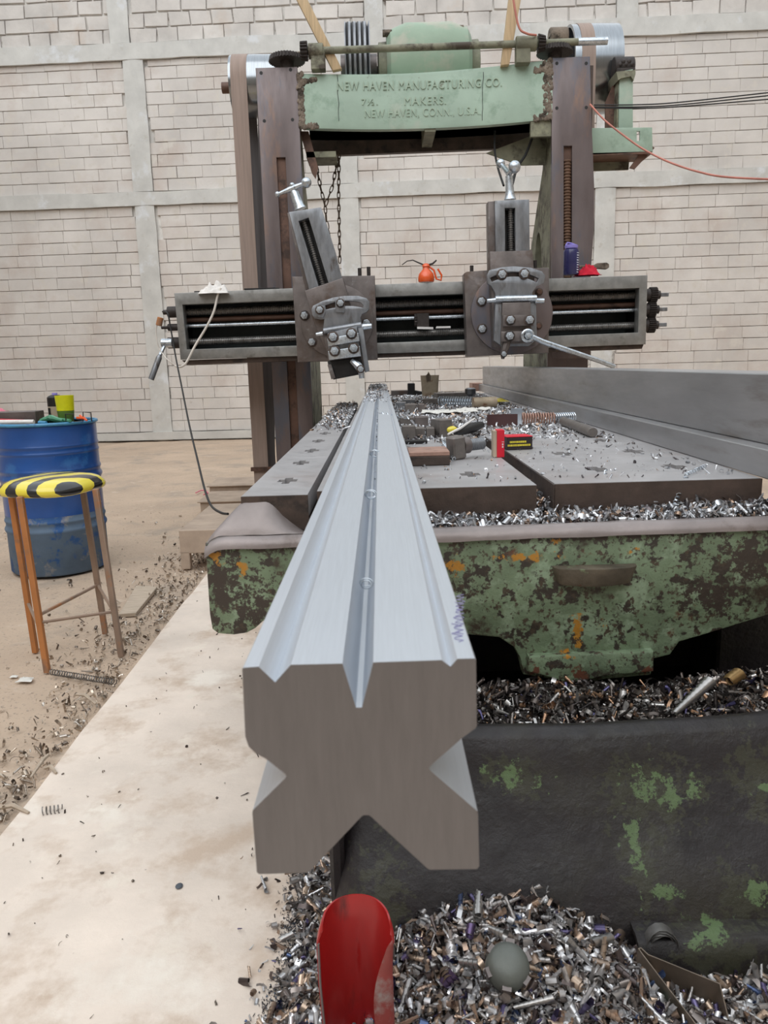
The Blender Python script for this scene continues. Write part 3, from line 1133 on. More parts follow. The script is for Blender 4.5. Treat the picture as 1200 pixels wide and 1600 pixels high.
# green cross beam between the columns, slightly hollow towards the camera
YB = 6.0
x0b, x1b = -0.50, 1.30
ztop = lambda x: 3.262 + 0.022 * abs((x - 0.25) / 0.9) ** 1.6 + 0.02 * (x - 0.3)
zbot = lambda x: 2.905 - 0.02 * (1 - ((x - 0.4) / 0.9) ** 2) + 0.008 * (x - 0.4)
g = G()
NX = 40


def bx(i):
    return x0b + (x1b - x0b) * i / NX


def yfront(x):
    t = (x - 0.4) / 0.9
    return YB + 0.05 * (1 - t * t)


vs, fs = [], []
for i in range(NX + 1):
    x = bx(i)
    y = yfront(x)
    vs += [(x, y, zbot(x)), (x, y - 0.004, zbot(x) + 0.02), (x, y, ztop(x) - 0.02), (x, y + 0.012, ztop(x)), (x, YB + 0.55, ztop(x)), (x, YB + 0.55, zbot(x) + .05), (x, YB + 0.5, zbot(x) + .05), (x, YB + 0.5, zbot(x) + .28), (x, y + 0.06, zbot(x) + .28), (x, y + 0.06, zbot(x))]
m_ = 10
for i in range(NX):
    for k in range(m_):
        a, b_ = i * m_ + k, i * m_ + (k + 1) % m_
        fs.append((a, b_, b_ + m_, a + m_))
fs += [tuple(range(m_)), tuple(reversed(range(NX * m_, NX * m_ + m_)))]
g.add(vs, fs)
tb = g.build('cross_beam', m_green, gan, angle=40)
g = G()
g.box((0.38, YB + 0.06, zbot(0.4) - 0.02), (0.46, YB + 0.5, zbot(0.4) + 0.25))
g.build('beam_rib', m_gdirty, gan)
plate('beam_underweb', [(-0.5, 2.83), (1.31, 2.85), (1.31, 3.1), (-0.5, 3.1)], YB + 0.50, 0.05, m_slabside, gan, px=False)
# welded grimy lugs at the beam's ends
for (xa, xb_, nm) in ((-0.53, -0.40, 0), (1.17, 1.295, 1)):
    g = G()
    for q in range(260):
        rs = random.Random(q + nm * 400)
        t, s_ = rs.random(), rs.random()
        edge = rs.random()
        if edge < 0.62:
            x = (xa + 0.035 * rs.random()) if nm == 0 else (xb_ - 0.06 * rs.random() ** 1.2)
            zz = zbot(x) + (ztop(x) - zbot(x)) * t
        else:
            x = xa + (xb_ - xa) * s_
            zz = (zbot(x) + 0.03 * rs.random()) if rs.random() < 0.5 else (ztop(x) - 0.04 - 0.05 * rs.random() * (1 - s_))
        rr = rs.uniform(0.006, 0.015)
        g.ball((x, yfront(x) - 0.0, zz), rr, 7, (1, 0.55, 1.3), 5)
    g.build('weld_lug', m_ends, gan, angle=60)
G().box((1.15, YB + .02, 2.80), (1.312, YB + .06, 2.93)).build('beam_gap_plate', m_gdirty, gan)  # added plate, keeps the bright wall from showing below the beam end
G().box((1.455, 6.075, 0), (1.465, 7.0, 1.9)).build('column_web', m_dark, gan)  # added dark sheet, stands in for the shade behind the column hole
# raised maker's lettering
for s, x_px0, x_px1, y_px, sz in (("NEW HAVEN MANUFACTURING CO.", 527, 784, 132.5, 0.082), ("MAKERS.", 632, 697, 157, 0.078), ("NEW HAVEN, CONN., U.S.A.", 570, 751, 177, 0.078), ("7½.", 565, 590, 161, 0.06)):
    a, b_ = PY(x_px0, y_px, YB + 0.03), PY(x_px1, y_px, YB + 0.03)
    o = text('raised_lettering', s, sz, m_letters, gan, ((a.x + b_.x) / 2, 0, 0), depth=0.005, spacing=1.12)
    w_ = o.dimensions.x
    bpy.context.view_layer.update()
    w_ = max(v.co.x for v in o.data.vertices) - min(v.co.x for v in o.data.vertices)
    k = (b_.x - a.x) / w_
    me = o.data
    xs = (a.x + b_.x) / 2
    zc = (PY((x_px0 + x_px1) / 2, y_px, YB + 0.03)).z
    zmid = sum(v.co.z for v in me.vertices) / len(me.vertices)
    xmid = (max(v.co.x for v in me.vertices) + min(v.co.x for v in me.vertices)) / 2
    for v in me.vertices:
        X = (v.co.x - xmid) * k
        v.co.x = X
        v.co.z = v.co.z - zmid
        v.co.y = v.co.y + yfront(xs + X) - 0.004
    o.location = Vector((xs, 0, zc)) - WORLD[gan.name]
    bm = bmesh.new()
    bm.from_mesh(me)
    seen = set()
    base_loc = o.location.copy()
    for v0 in bm.verts:
        if v0.index in seen:
            continue
        st_, isl = [v0], []
        seen.add(v0.index)
        while st_:
            v1 = st_.pop()
            isl.append(v1)
            for e in v1.link_edges:
                v2 = e.other_vert(v1)
                if v2.index not in seen:
                    seen.add(v2.index)
                    st_.append(v2)
        idx = {v.index: i for i, v in enumerate(isl)}
        cx_ = sum(v.co.x for v in isl) / len(isl)
        m2 = bpy.data.meshes.new('raised_letter')
        m2.from_pydata([(v.co.x - cx_, v.co.y, v.co.z) for v in isl], [], [tuple(idx[v.index] for v in f.verts) for f in bm.faces if f.verts[0].index in idx])
        m2.materials.append(m_letters)
        lo_ = bpy.data.objects.new('raised_letter', m2)
        COL.objects.link(lo_)
        lo_.parent = gan
        lo_.location = base_loc + Vector((cx_, 0, 0))
    bm.free()
    bpy.data.objects.remove(o)
# hairline cracks on the beam
for px in ((527, 117, 530, 190), (755, 112, 754, 188)):
    g = G()
    pts = []
    for i in range(9):
        t = i / 8
        p = PY(px[0] + (px[2] - px[0]) * t + random.uniform(-1, 1), px[1] + (px[3] - px[1]) * t, YB + 0.03)
        pts.append((p.x, yfront(p.x) - 0.0042, p.z))
    g.tube(pts, 0.0022, 4)
    g.build('crack_line', m_black, gan)
# gussets under the beam
plate('gusset', [(468, 205), (482, 205), (497, 262), (493, 279), (487, 270)], YB + 0.1, 0.02, m_brown, gan)
G().box((-0.50, YB + 0.10, 2.72), (-0.28, YB + 0.35, 2.76)).build('gusset', m_gdirty, gan)
plate('gusset', [(760, 239), (862, 200), (862, 257), (815, 258)], YB + 0.25, 0.02, m_gdirty, gan)

# motor behind the beam
mot = thing('electric_motor', 'dusty green electric motor mounted behind the top beam', 'motor', PY(665, 110, 6.5))
mc = PY(667, 108, 6.55)
mx0, mx1 = PY(604, 100, 6.55).x, PY(733, 95, 6.55).x
g = G()
R0 = PY(667, 39, 6.55).z - mc.z
g.lathe([(R0 * 0.72, mx0), (R0 * 0.86, mx0 + 0.03), (R0, mx0 + 0.15), (R0, mx1 - 0.15), (R0 * 0.88, mx1 - 0.03), (R0 * 0.72, mx1)], (0, mc.y, mc.z), (1, 0, 0), 24)
g.build('motor_body', m_motor, mot, angle=30)
for xx in (mx0 - 0.02, mx1 + 0.02):
    g = G()
    g.lathe([(R0 * 0.45, -0.05), (R0 * 0.6, -0.04), (R0 * 0.62, 0.04), (R0 * 0.5, 0.05)], (xx, mc.y, mc.z), (1, 0, 0), 24)
    g.build('end_bell', m_gdirty, mot)
for px, py in ((605, 52), (717, 45)):
    p = PY(px, py, 6.4)
    G().cyl(p - Vector((0.035, 0, 0)), p + Vector((0.035, 0, 0)), 0.025, n=10).build('lifting_lug', m_ends, mot)
G().cyl((mx0 - 0.35, mc.y, mc.z), (mx0, mc.y, mc.z), 0.03).build('motor_shaft', m_cast, mot)
vp = thing('grooved_pulley', 'grey multi-groove belt pulley beside the green motor', 'pulley', PY(560, 105, 6.5))
c = PY(560, 106, 6.5)
g = G()
xl, xr = PY(541, 100, 6.5).x, PY(579, 100, 6.5).x
RR = PY(560, 38, 6.5).z - c.z
prof = [(RR * .4, 0)]
W_ = xr - xl
for k in range(5):
    t = W_ * k / 5
    prof += [(RR, t), (RR, t + W_ * .05), (RR * .88, t + W_ * .1), (RR, t + W_ * .16)]
prof += [(RR, W_), (RR * .4, W_)]
g.lathe(prof, (xl, c.y, c.z), (1, 0, 0), 48)
g.build('sheave', m_harp, vp, angle=25)
G().cyl((xl - 0.04, c.y, c.z), (xr + 0.05, c.y, c.z), RR * .3, n=16).build('hub', m_cast, vp)
for k in range(4):
    x = xl + W_ * (k + .6) / 5
    gg = G()
    pts = [(x, c.y + RR * 0.97 * math.cos(a), c.z + RR * 0.97 * math.sin(a)) for a in [2 * math.pi * i / 40 for i in range(40)]]
    gg.tube(pts, 0.009, 6, closed=True)
    gg.build('v_belt', m_black, vp)

# flat-belt pulleys
def flat_pulley(name, label, pxl, pxr, pyc, pytop, Y, spokes=5):
    t = thing(name, label, 'pulley', PY((pxl + pxr) / 2, pyc, Y))
    c = PY((pxl + pxr) / 2, pyc, Y)
    Rr = PY((pxl + pxr) / 2, pytop, Y).z - c.z
    xa, xb_ = PY(pxl, pyc, Y).x, PY(pxr, pyc, Y).x
    g = G()
    w = xb_ - xa
    g.lathe([(Rr - 0.02, 0), (Rr, 0.002), (Rr + 0.004, w / 2), (Rr, w - 0.002), (Rr - 0.02, w), (Rr - 0.022, 0), (Rr - 0.02, 0)], (xa, c.y, c.z), (1, 0, 0), 64, caps=False)
    g.build('rim', m_pulley, t, angle=30)
    g = G()
    g.cyl((xa + w * .2, c.y, c.z), (xb_ - w * .2, c.y, c.z), 0.06)
    g.build('hub', m_cast, t)
    for k in range(spokes):
        a = 2 * math.pi * k / spokes + 0.3
        g = G()
        d = Vector((0, math.cos(a), math.sin(a)))
        p = Vector(((xa + xb_) / 2, c.y, c.z))
        g.tube([p + d * 0.05, p + d * (Rr - 0.01)], [0.03, 0.02], 8)
        g.build('spoke', m_cast, t)
    return t, c, Rr, xa, xb_


tl, cl, RL, xa, xb_ = flat_pulley('belt_pulley', 'polished steel pulley carrying the flat belt left of the frame', 364, 436, 136, 88, 6.42)
G().cyl((PY(347, 136, 6.42).x, cl.y, cl.z), (-0.5, cl.y, cl.z), 0.040).build('shaft', m_brown, tl)
tr, cr, RRt, xc, xd = flat_pulley('belt_pulley', 'large polished steel pulley at the top right of the frame', 884, 957, 110, 42, 6.75, 6)
G().cyl((0.9, cr.y, cr.z), (xd + 0.14, cr.y, cr.z), 0.035).build('shaft', m_gear, tr)

# flat belts: loops over the pulleys
def flat_belt(name, label, x0, x1, c, Rr, zlow, mat, dx=0.0, ybot=None):
    t = thing(name, label, 'belt', (x0, c.y, zlow))
    yb = c.y if ybot is None else ybot
    front = []
    for i in range(17):
        a = math.pi * i / 16
        front.append((c.y - (Rr + 0.006) * math.cos(a), c.z + (Rr + 0.006) * math.sin(a)))
    pts = [(yb - (Rr + 0.006), zlow)] + front
    g = G()
    nn = len(pts)
    vs, fs = [], []
    for y, z_ in pts:
        off = dx * (c.z - min(z_, c.z))
        vs += [(x0 + off, y, z_), (x1 + off, y, z_), ]
    for i in range(nn - 1):
        fs.append((2 * i, 2 * i + 1, 2 * i + 3, 2 * i + 2))
    g.add(vs, fs)
    g.build('belt_run', mat, t, solidify=0.006, angle=50)
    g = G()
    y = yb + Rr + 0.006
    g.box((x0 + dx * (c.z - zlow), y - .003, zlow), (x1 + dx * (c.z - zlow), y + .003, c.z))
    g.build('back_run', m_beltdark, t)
    return t


bx0, bx1 = PY(376, 200, 6.42).x, PY(396, 200, 6.42).x
bt = flat_belt('drive_belt', 'wide brown flat belt hanging down beside the left column', bx0 - .02, bx1 + .0, cl, RL, 0.25, m_belt, 0.0)
plate('belt_back_strip', [(402, 150), (412, 160), (428, 560), (430, 745), (414, 745), (408, 470)], 6.30, 0.01, m_beltdark, bt)  # grey strip standing for the belt's back run beside the column
g = G()
g.box((bx0 - 0.04, cl.y - RL - 0.03, PY(400, 737, 6.15).z), (bx1 + .03, cl.y - RL + 0.01, PY(400, 731, 6.15).z))
g.build('belt_collar', m_brown, bt)
lx0, lx1 = PY(906, 100, 6.5).x, PY(927, 100, 6.5).x
flat_belt('drive_belt', 'pale brown flat belt over the large right pulley', lx0, lx1, cr, RRt, 2.6, m_belt, 0.0)

# top shaft with bevel gears
ts = thing('elevating_shaft', 'long grey horizontal shaft with toothed gears above the beam', 'shaft', PY(650, 75, 5.95))
a, b_ = PY(478, 80, 5.98), PY(948, 64, 5.98)
G().cyl(a, b_, 0.024, n=16).build('shaft_rod', m_gdirty, ts)
c_ = PY(905, 65, 5.98)
G().cyl(PY(903, 65.5, 5.98), PY(948, 64, 5.98) + Vector((0.004, 0, 0)), 0.025, n=16).build('bright_shaft_end', m_bright, ts)
for px, py in ((448, 93), (867, 80)):
    c = PY(px, py, 6.05)
    g = G()
    gear(g, c, (0, 0, 1), 0.132, 0.035, 34, 0.010, cone=0.08)
    g.cyl(c - Vector((0, 0, 0.09)), c, 0.05)
    g.build('crown_gear', m_gear, ts, angle=25)
for px, py, s_ in ((475, 80, 1), (846, 68, 1)):
    c = PY(px, py, 5.98)
    g = G()
    gear(g, c, (1, 0, 0) if px < 600 else (1, 0, 0), 0.062, 0.05, 16, 0.012, cone=0.2 * (1 if px > 600 else -0.2))
    g.build('pinion', m_gear, ts, angle=25)
for (p0, p1, zb_) in (((482, 80), (505, 79.5), (498, 112)), ((806, 69), (838, 68), (816, 102))):
    a, b_ = PY(*p0, 5.98), PY(*p1, 5.98)
    g = G()
    g.cyl(a, b_, 0.050, n=18)
    q = PY(*zb_, 6.0)
    g.box((q.x - 0.05, 5.95, q.z), (q.x + 0.05, 6.03, a.z))
    g.build('bearing_stand', m_gdirty, ts, bevel=0.004)
g = G()
q = PY(862, 50, 6.5)
g.box((q.x - 0.02, 6.45, 3.28), (q.x + 0.10, 6.55, q.z - 0.03))
g.cyl((q.x - 0.02, 6.5, q.z - 0.04), (q.x + 0.12, 6.5, q.z - 0.04), 0.07)
tag(g.build('bearing_block', m_ends, None, bevel=0.008), 'rusty cast bearing block beside the large right pulley', 'bearing')

# green bracket with post and bearing at the right
br = thing('side_bracket', 'green channel bracket with an upright post bolted right of the frame', 'bracket', PY(970, 265, 6.3))
plate('channel_face', [(925, 200), (1019, 199), (1020, 237), (925, 242)], 6.20, 0.02, m_green, br, holes=[[(995, 205), (1000, 205), (1000, 220), (995, 220)]], bevel=0.002)
plate('channel_web', [(925, 243), (984, 241), (982, 265), (925, 267)], 6.42, 0.02, m_gdirty, br, holes=[[(963, 245), (968, 245), (968, 250), (963, 250)]])
a = PY(925, 240, 6.20)
b2 = PY(1019, 236, 6.20)
G().box((a.x, 6.20, a.z - 0.012), (b2.x, 6.44, a.z + 0.004)).build('channel_flange', m_brown, br)
plate('diagonal_brace', [(984, 262), (992, 264), (1023, 231), (1014, 225), (1000, 240)], 6.24, 0.02, m_brown, br)
plate('post_face', [(968, 112), (989, 108), (989, 200), (967, 200)], 6.30, 0.02, m_green, br, bevel=0.002)
p = PY(968, 112, 6.30)
q = PY(968, 200, 6.30)
G().box((p.x - 0.004, 6.32, q.z), (p.x + 0.02, 6.62, p.z)).build('post_side', m_gdirty, br)
plate('post_cap', [(963, 82 + 30), (993, 79 + 30), (993, 86 + 30), (990, 131 - 5), (986, 119), (971, 122), (966, 125)], 6.27, 0.36, m_gdirty, br)
plate('triangular_brace', [(962, 122), (970, 118), (968, 200), (946, 200), (946, 160)], 6.40, 0.02, m_brown, br)
g = G()
c = PY(973, 106, 6.40)
g.cyl(c - Vector((0.075, 0, 0)), c + Vector((0.075, 0, 0)), 0.075, n=20)
g.box(c + Vector((-0.07, -0.09, -0.09)), c + Vector((0.07, 0.09, -0.03)))
for k in range(5):
    g.ball(c + Vector((-0.04 + 0.022 * k, -0.06, 0.02 * (k % 2))), 0.022, 8)
g.build('shaft_bearing', m_gear, br, bevel=0.004)

# timber battens standing on the beam
for nm, pts, lab in (('timber_batten', [(463, -40), (480, -20), (474, 0), (529, 106), (518, 108), (453, -20)], 0), ('timber_batten', None, 1)):
    if lab == 0:
        p = [(455, -18), (472, -18), (534, 107), (520, 110)]
        plate(nm, p, 5.99, 0.05, m_wood, None, bevel=0.003)
        o = bpy.context.scene.objects[-1] if False else None
    else:
        p = [(797, -18), (817, -18), (796, 100), (783, 102)]
        plate(nm, p, 5.985, 0.05, m_wood, None, bevel=0.003)
for o, l in zip([o for o in COL.objects if o.name.startswith('timber_batten')], ('sawn timber batten leaning left on the green beam', 'sawn timber batten standing near the right end of the beam')):
    tag(o, l, 'timber', 'battens above the beam')

# chain hanging under the beam
def chain(name, label, pts, link=0.034):
    t = thing(name, label, 'chain', pts[0])
    P_ = [Vector(p) for p in pts]
    seg = []
    step = link * 1.35
    cur = P_[0]
    pos = [cur]
    for a, b_ in zip(P_, P_[1:]):
        L_ = (b_ - a).length
        n_ = max(1, int(L_ / step))
        for i in range(1, n_ + 1):
            pos.append(a + (b_ - a) * i / n_)
    proto = None
    for i in range(len(pos) - 1):
        a, b_ = pos[i], pos[i + 1]
        mid = (a + b_) / 2
        d = (b_ - a).normalized()
        if proto is None:
            g = G()
            lp = []
            for k in range(12):
                th = 2 * math.pi * k / 12
                lp.append((0.011 * math.cos(th), 0, 0.022 * math.sin(th) + (0.011 if math.sin(th) > 0 else -0.011) * abs(math.sin(th))))
            g.tube(lp, 0.0042, 5, closed=True)
            proto = g.build('chain_link', m_chain, t, origin=(0, 0, 0))
            WORLD[proto.name] = Vector((0, 0, 0))
            o = proto
        else:
            o = proto.copy()
            COL.objects.link(o)
        o.parent = t
        q = Vector((0, 0, 1)).rotation_difference(d)
        o.rotation_mode = 'QUATERNION'
        from mathutils import Quaternion
        o.rotation_quaternion = q @ Quaternion((0, 0, 1), (i % 2) * math.pi / 2 + 0.3)
        o.location = mid - WORLD[t.name]
    return t


CY = 6.35
chain('hanging_chain', 'rusty link chain hanging straight from under the beam', [PY(530, 238, CY), PY(529, 300, CY), PY(531, 410, CY)])
chain('hanging_chain', 'rusty link chain looped and knotted beside the straight one', [PY(491, 240, CY), PY(500, 290, CY), PY(508, 322, CY), PY(520, 290, CY), PY(529, 240, CY)])
chain('hanging_chain', 'short rusty chain end dangling below the knot', [PY(508, 322, CY + .02), PY(510, 345, CY + .02), PY(516, 372, CY + .02)])

# =================================================================== CROSS RAIL
YR = 5.6
rail = thing('cross_rail', 'long dark steel cross rail with screws inside, carrying both tool heads', 'machine rail', PY(640, 560, YR + .2))
outer = [(272, 458), (640, 442.5), (1012, 430), (1009, 538), (640, 551), (282, 562)]
inner = [(285, 476), (640, 462), (999, 450), (997, 519.5), (640, 534), (292, 546)]
plate('rail_frame', outer, YR, 0.09, m_rail, rail, holes=[inner], bevel=0.003)
a, b_ = PY(274, 459, YR + .05), PY(1008, 430, YR + .05)
c, d = PY(282, 561, YR + .05), PY(1006, 538, YR + .05)
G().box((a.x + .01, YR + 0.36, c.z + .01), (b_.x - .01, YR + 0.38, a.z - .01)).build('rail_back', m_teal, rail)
G().box((a.x + .01, YR + 0.085, a.z - 0.06), (b_.x - .01, YR + 0.36, a.z - 0.005)).box((c.x, YR + 0.085, c.z + .01), (d.x, YR + 0.36, c.z + 0.06)).build('rail_web', m_dark, rail)
for xx in (a.x + .012, b_.x - .03):
    G().box((xx, YR + .088, c.z + .02), (xx + .018, YR + .36, a.z - .02)).build('rail_end_blocker', m_dark, rail)  # added dark sheets, stop the bright wall showing through the rail ends
plate('rail_underside', [(284, 563), (1006, 538), (1003, 545), (640, 557), (292, 570)], YR + 0.03, 0.30, m_slabside, rail, bevel=0.003)
YS = YR + 0.12
for (ya, yb_, kind) in ((488, 461, 't'), (500, 475, 'd'), (510, 484, 's'), (535, 508, 't')):
    pa, pb = PY(283, ya, YS), PY(1000, yb_, YS)
    g = G()
    if kind == 't':
        thread(g, pa, pb, 0.026, 0.013, 0.004, 14)
        g.build('lead_screw', m_screw, rail, angle=20)
    elif kind == 'd':
        g.cyl(pa + Vector((0, .05, 0)), pb + Vector((0, .05, 0)), 0.020)
        g.build('feed_rod', m_brown, rail)
    else:
        g.cyl(pa, pb, 0.014)
        g.build('feed_rod', m_bright, rail)
# dog on the middle rod
g = G()
q = PY(657, 500, YS - .02)
g.box(q + Vector((-0.03, -0.03, -0.05)), q + Vector((0.06, 0.03, 0.045)))
gear(g, q + Vector((-0.035, 0, 0.0)), (1, 0, 0), 0.045, 0.02, 14, 0.008)
g.build('feed_dog', m_gear, rail, bevel=0.003)
plate('bright_key', [(652, 510.5), (677, 511), (677, 514.5), (652, 514)], YR + .05, 0.02, m_label, rail)
plate('bright_key', [(682, 510), (704, 509.5), (704, 512.5), (681, 513)], YR + .05, 0.02, m_label, rail)
# gears and shafts on the right end
for py, dk in ((461, 0), (484, -2), (508, -3)):
    c = PY(1020 + dk, py, YR + 0.14)
    x_end = PY(1012, py, YR + .1).x
    g = G()
    gear(g, c + Vector((0.0, 0, 0)), (1, 0, 0), 0.056, 0.05, 22, 0.011)
    g.cyl((x_end - 0.02, c.y, c.z), (c.x - 0.02, c.y, c.z), 0.045)
    g.cyl((c.x + 0.02, c.y, c.z), (c.x + 0.05, c.y, c.z), 0.03)
    g.build('end_gear', m_gear, rail, angle=25)
    s_ = PY(1044 + dk, py, YR + .14).x
    G().box((c.x + 0.04, c.y - 0.013, c.z - 0.013), (s_, c.y + 0.013, c.z + 0.013)).build('square_shaft', m_harp, rail, bevel=0.002)
# stub shafts on the left end
for py, xa_, r_ in ((488, 255, 0.035), (512, 252, 0.022), (536, 262, 0.035)):
    c = PY(xa_, py, YR + 0.14)
    xr_ = PY(284, py, YR + .14).x
    g = G()
    g.cyl(c, (xr_, c.y, c.z), r_ * 0.5, n=14)
    g.cyl((xr_ - 0.10, c.y, c.z), (xr_, c.y, c.z), r_ * 1.15, n=16)
    g.build('stub_shaft', m_gear, rail, bevel=0.002)
# little studs on top
for px, py in ((562, 426), (576, 424), (737, 422), (836, 414)):
    c = PY(px, py, YR - .03)
    G().cyl(c - Vector((0, 0, .04)), c + Vector((0, 0, 0.03)), 0.013, n=10).build('oil_stud', m_gear, rail)

# ratchet wrench hanging on the lower left shaft
wr = thing('ratchet_wrench', 'long shiny ratchet wrench hanging from the left end of the rail', 'wrench', PY(236, 594, YR))
p0, p1, p2 = PY(259, 536, YR + .1), PY(250, 555, YR + .05), PY(236, 593, YR + .03)
G().tube([p0, p1], [0.012, 0.013], 10).build('wrench_neck', m_bright, wr)
G().tube([p1, p1 + (p2 - p1) * .1, p2], [0.013, 0.021, 0.021], 12).build('handle', m_harp, wr)
G().cyl(p0 - Vector((0.03, 0, 0)), p0 + Vector((0.05, 0, 0)), 0.033, n=18).build('socket', m_bright, wr, bevel=0.003)

# =================================================================== TOOL HEADS
def slot_arc(cx, cy, r0, r1, a0, a1, n=14):
    return arc(cx, cy, r1, a0, a1, n) + arc(cx, cy, r0, a1, a0, n)


YH = 5.45
hr_ = thing('tool_head', 'upright right tool head with a wrench hooked on its lower clamp', 'tool head', PY(795, 560, YH), 'planer tool heads')
plate('saddle', [(725.5, 427), (729, 424.5), (763, 422), (858, 418), (857.5, 551.5), (730, 557.5)], YH, 0.14, m_cast, hr_, bevel=0.004)
plate('swivel_disc', arc(800, 489, 64, 0, 345, 46), YH - 0.03, 0.035, m_guide, hr_, bevel=0.004)
plate('slide_gib', [(762.5, 315), (775, 314), (776, 420), (764, 425)], YH - 0.10, 0.10, m_cast, hr_, bevel=0.003)
plate('slide', [(773, 313.5), (827, 311.5), (828, 400), (775, 402)], YH - 0.12, 0.12, m_harp, hr_, holes=[[(789, 325), (805, 325), (805.5, 396), (789.5, 396)]], bevel=0.003)
c = PY(797.5, 326, YH - .07)
c1 = PY(798.5, 396, YH - .07)
plate('slot_back', [(787, 322), (808, 322), (808, 400), (787, 400)], YH - 0.035, 0.01, m_dark, hr_)
g = G()
thread(g, c1, c, 0.020, 0.014, 0.005, 12)
g.build('feed_screw', m_screw, hr_)
plate('slide_block', [(765, 393), (832, 391), (835, 430), (838, 540), (772, 543)], YH - 0.15, 0.13, m_cast, hr_, bevel=0.004)
cp = [(761, 430), (765, 422), (784, 417.5), (803, 416), (829, 418), (847, 424), (852, 431), (850, 442), (838, 448), (832, 457), (832, 468), (774, 470), (774, 458), (768, 447), (762, 443)]
plate('apron_plate', cp, YH - 0.19, 0.045, m_harp, hr_, holes=[slot_arc(803, 505, 73, 80, 61, 118)], bevel=0.003)
plate('clapper_box', [(774, 470), (838, 468), (839, 530), (826, 541), (784, 541), (772, 532)], YH - 0.20, 0.06, m_harp, hr_, bevel=0.004)
G().cyl(PY(774, 467.5, YH - .21), PY(838, 466, YH - .21), 0.022, n=18).build('hinge_roller', m_bright, hr_)
G().cyl(PY(761, 470, YH - .21), PY(776, 469, YH - .21), 0.013, 0.017, n=12).build('hinge_pin', m_bright, hr_)
G().cyl(PY(836, 470, YH - .21), PY(850, 470, YH - .21), 0.019, 0.016, n=12).build('hinge_pin', m_bright, hr_)
plate('clapper', [(785, 473), (829, 472), (831, 536), (783, 538)], YH - 0.235, 0.04, m_cast, hr_, bevel=0.003)
plate('tool_clamp', [(786, 493), (834, 492), (834, 509), (786, 510)], YH - 0.275, 0.035, m_cast, hr_, bevel=0.003)
plate('tool_clamp', [(783, 518), (832, 517), (832, 533), (783, 534)], YH - 0.275, 0.035, m_cast, hr_, bevel=0.003)
for px, py in ((797, 500), (827, 500), (796, 525), (824.5, 524.5)):
    bolt(hr_, px, py, YH - 0.275, 0.026, 0.04)
for px, py in ((784, 429), (819, 428)):
    bolt(hr_, px, py, YH - 0.19, 0.026, 0.035)
for px, py in ((752, 471), (753, 514)):
    bolt(hr_, px, py, YH - 0.03, 0.026, 0.035)
for px, py in ((841, 509), (842, 456)):
    bolt(hr_, px, py, YH - 0.03, 0.020, 0.012, m_brown)
tp = [PY(793, 530, YH - .23), PY(789, 545, YH - .24), PY(786, 553, YH - .24), PY(785.5, 561, YH - .24)]
g = G()
g.tube(tp, [0.028, 0.026, 0.020, 0.010], 8)
g.build('cutting_tool', m_cast, hr_)
bolt(hr_, 787, 553, YH - 0.262, 0.017, 0.02)
# ball crank on top
c0 = PY(797, 312, YH - .06)
c1 = PY(795.5, 275, YH - .06)
G().tube([c0, c0 + (c1 - c0) * .2, c0 + (c1 - c0) * .4, c1], [0.040, 0.030, 0.028, 0.024], 16).build('crank_neck', m_bright, hr_)
cb = c1 + Vector((0, 0, 0.012))
e0, e1 = cb + Vector((-0.035, 0.14, 0.10)), cb + Vector((0.018, -0.10, 0.02))
g = G()
g.tube([e0, cb, e1], [0.012, 0.020, 0.014], 12)
g.ball(e0, 0.030)
g.ball(e1, 0.040)
g.build('ball_crank', m_bright, hr_)

hl_ = thing('tool_head', 'left tool head tilted over above the grooved bar', 'tool head', PY(530, 560, YH), 'planer tool heads')
c4 = lambda x, y: (420 + x * .3, 260 + y * .3)
c3 = lambda x, y: (470 + x / 9.2308, 440 + y / 9.2308)
plate('saddle', [c4(120, 574), c4(552, 568), c4(567, 1005), c4(150, 1020)], YH, 0.14, m_cast, hl_, bevel=0.004)
plate('swivel_disc', arc(527, 501, 57, 0, 345, 46), YH - 0.03, 0.035, m_cast, hl_, bevel=0.004)
plate('slide_gib', [c4(95, 243), c4(120, 236), c4(218, 640), c4(192, 645)], YH - 0.10, 0.10, m_cast, hl_, bevel=0.003)
plate('slide', [c4(104, 238), c4(272, 212), c4(345, 440), c4(385, 600), c4(212, 650)], YH - 0.12, 0.12, m_harp, hl_, holes=[[c4(155, 285), c4(207, 267), c4(312, 612), c4(262, 632)]], bevel=0.003)
plate('slot_back', [c4(145, 275), c4(215, 255), c4(320, 620), c4(255, 640)], YH - 0.035, 0.01, m_dark, hl_)
g = G()
thread(g, PY(*c4(283, 618), YH - .07), PY(*c4(182, 280), YH - .07), 0.018, 0.014, 0.005, 12)
g.build('feed_screw', m_screw, hl_)
plate('slide_block', [c4(186, 648), c4(385, 580), c4(412, 668), c4(480, 960), c4(320, 1015), c4(230, 800)], YH - 0.15, 0.13, m_cast, hl_, bevel=0.004)
ap_ = [(152, 400), (175, 350), (300, 285), (470, 228), (640, 205), (830, 205), (950, 240), (988, 290), (985, 400), (950, 440), (885, 465), (862, 520), (885, 640), (320, 705), (338, 540), (290, 548), (200, 530), (163, 480)]
sl_ = [(350, 345), (430, 315), (510, 292), (640, 278), (780, 285), (860, 300), (900, 340), (898, 378), (850, 365), (760, 352), (640, 350), (520, 368), (440, 385), (365, 402)]
plate('apron_plate', [c3(*p) for p in ap_], YH - 0.19, 0.045, m_harp, hl_, holes=[[c3(*p) for p in sl_]], bevel=0.003)
plate('slot_clamp', [c3(495, 250), c3(635, 262), c3(632, 448), c3(498, 440)], YH - 0.205, 0.02, m_harp, hl_, bevel=0.002)
plate('slot_clamp', [c3(240, 335), c3(340, 350), c3(350, 440), c3(320, 525), c3(190, 505), c3(195, 400)], YH - 0.205, 0.02, m_harp, hl_, bevel=0.002)
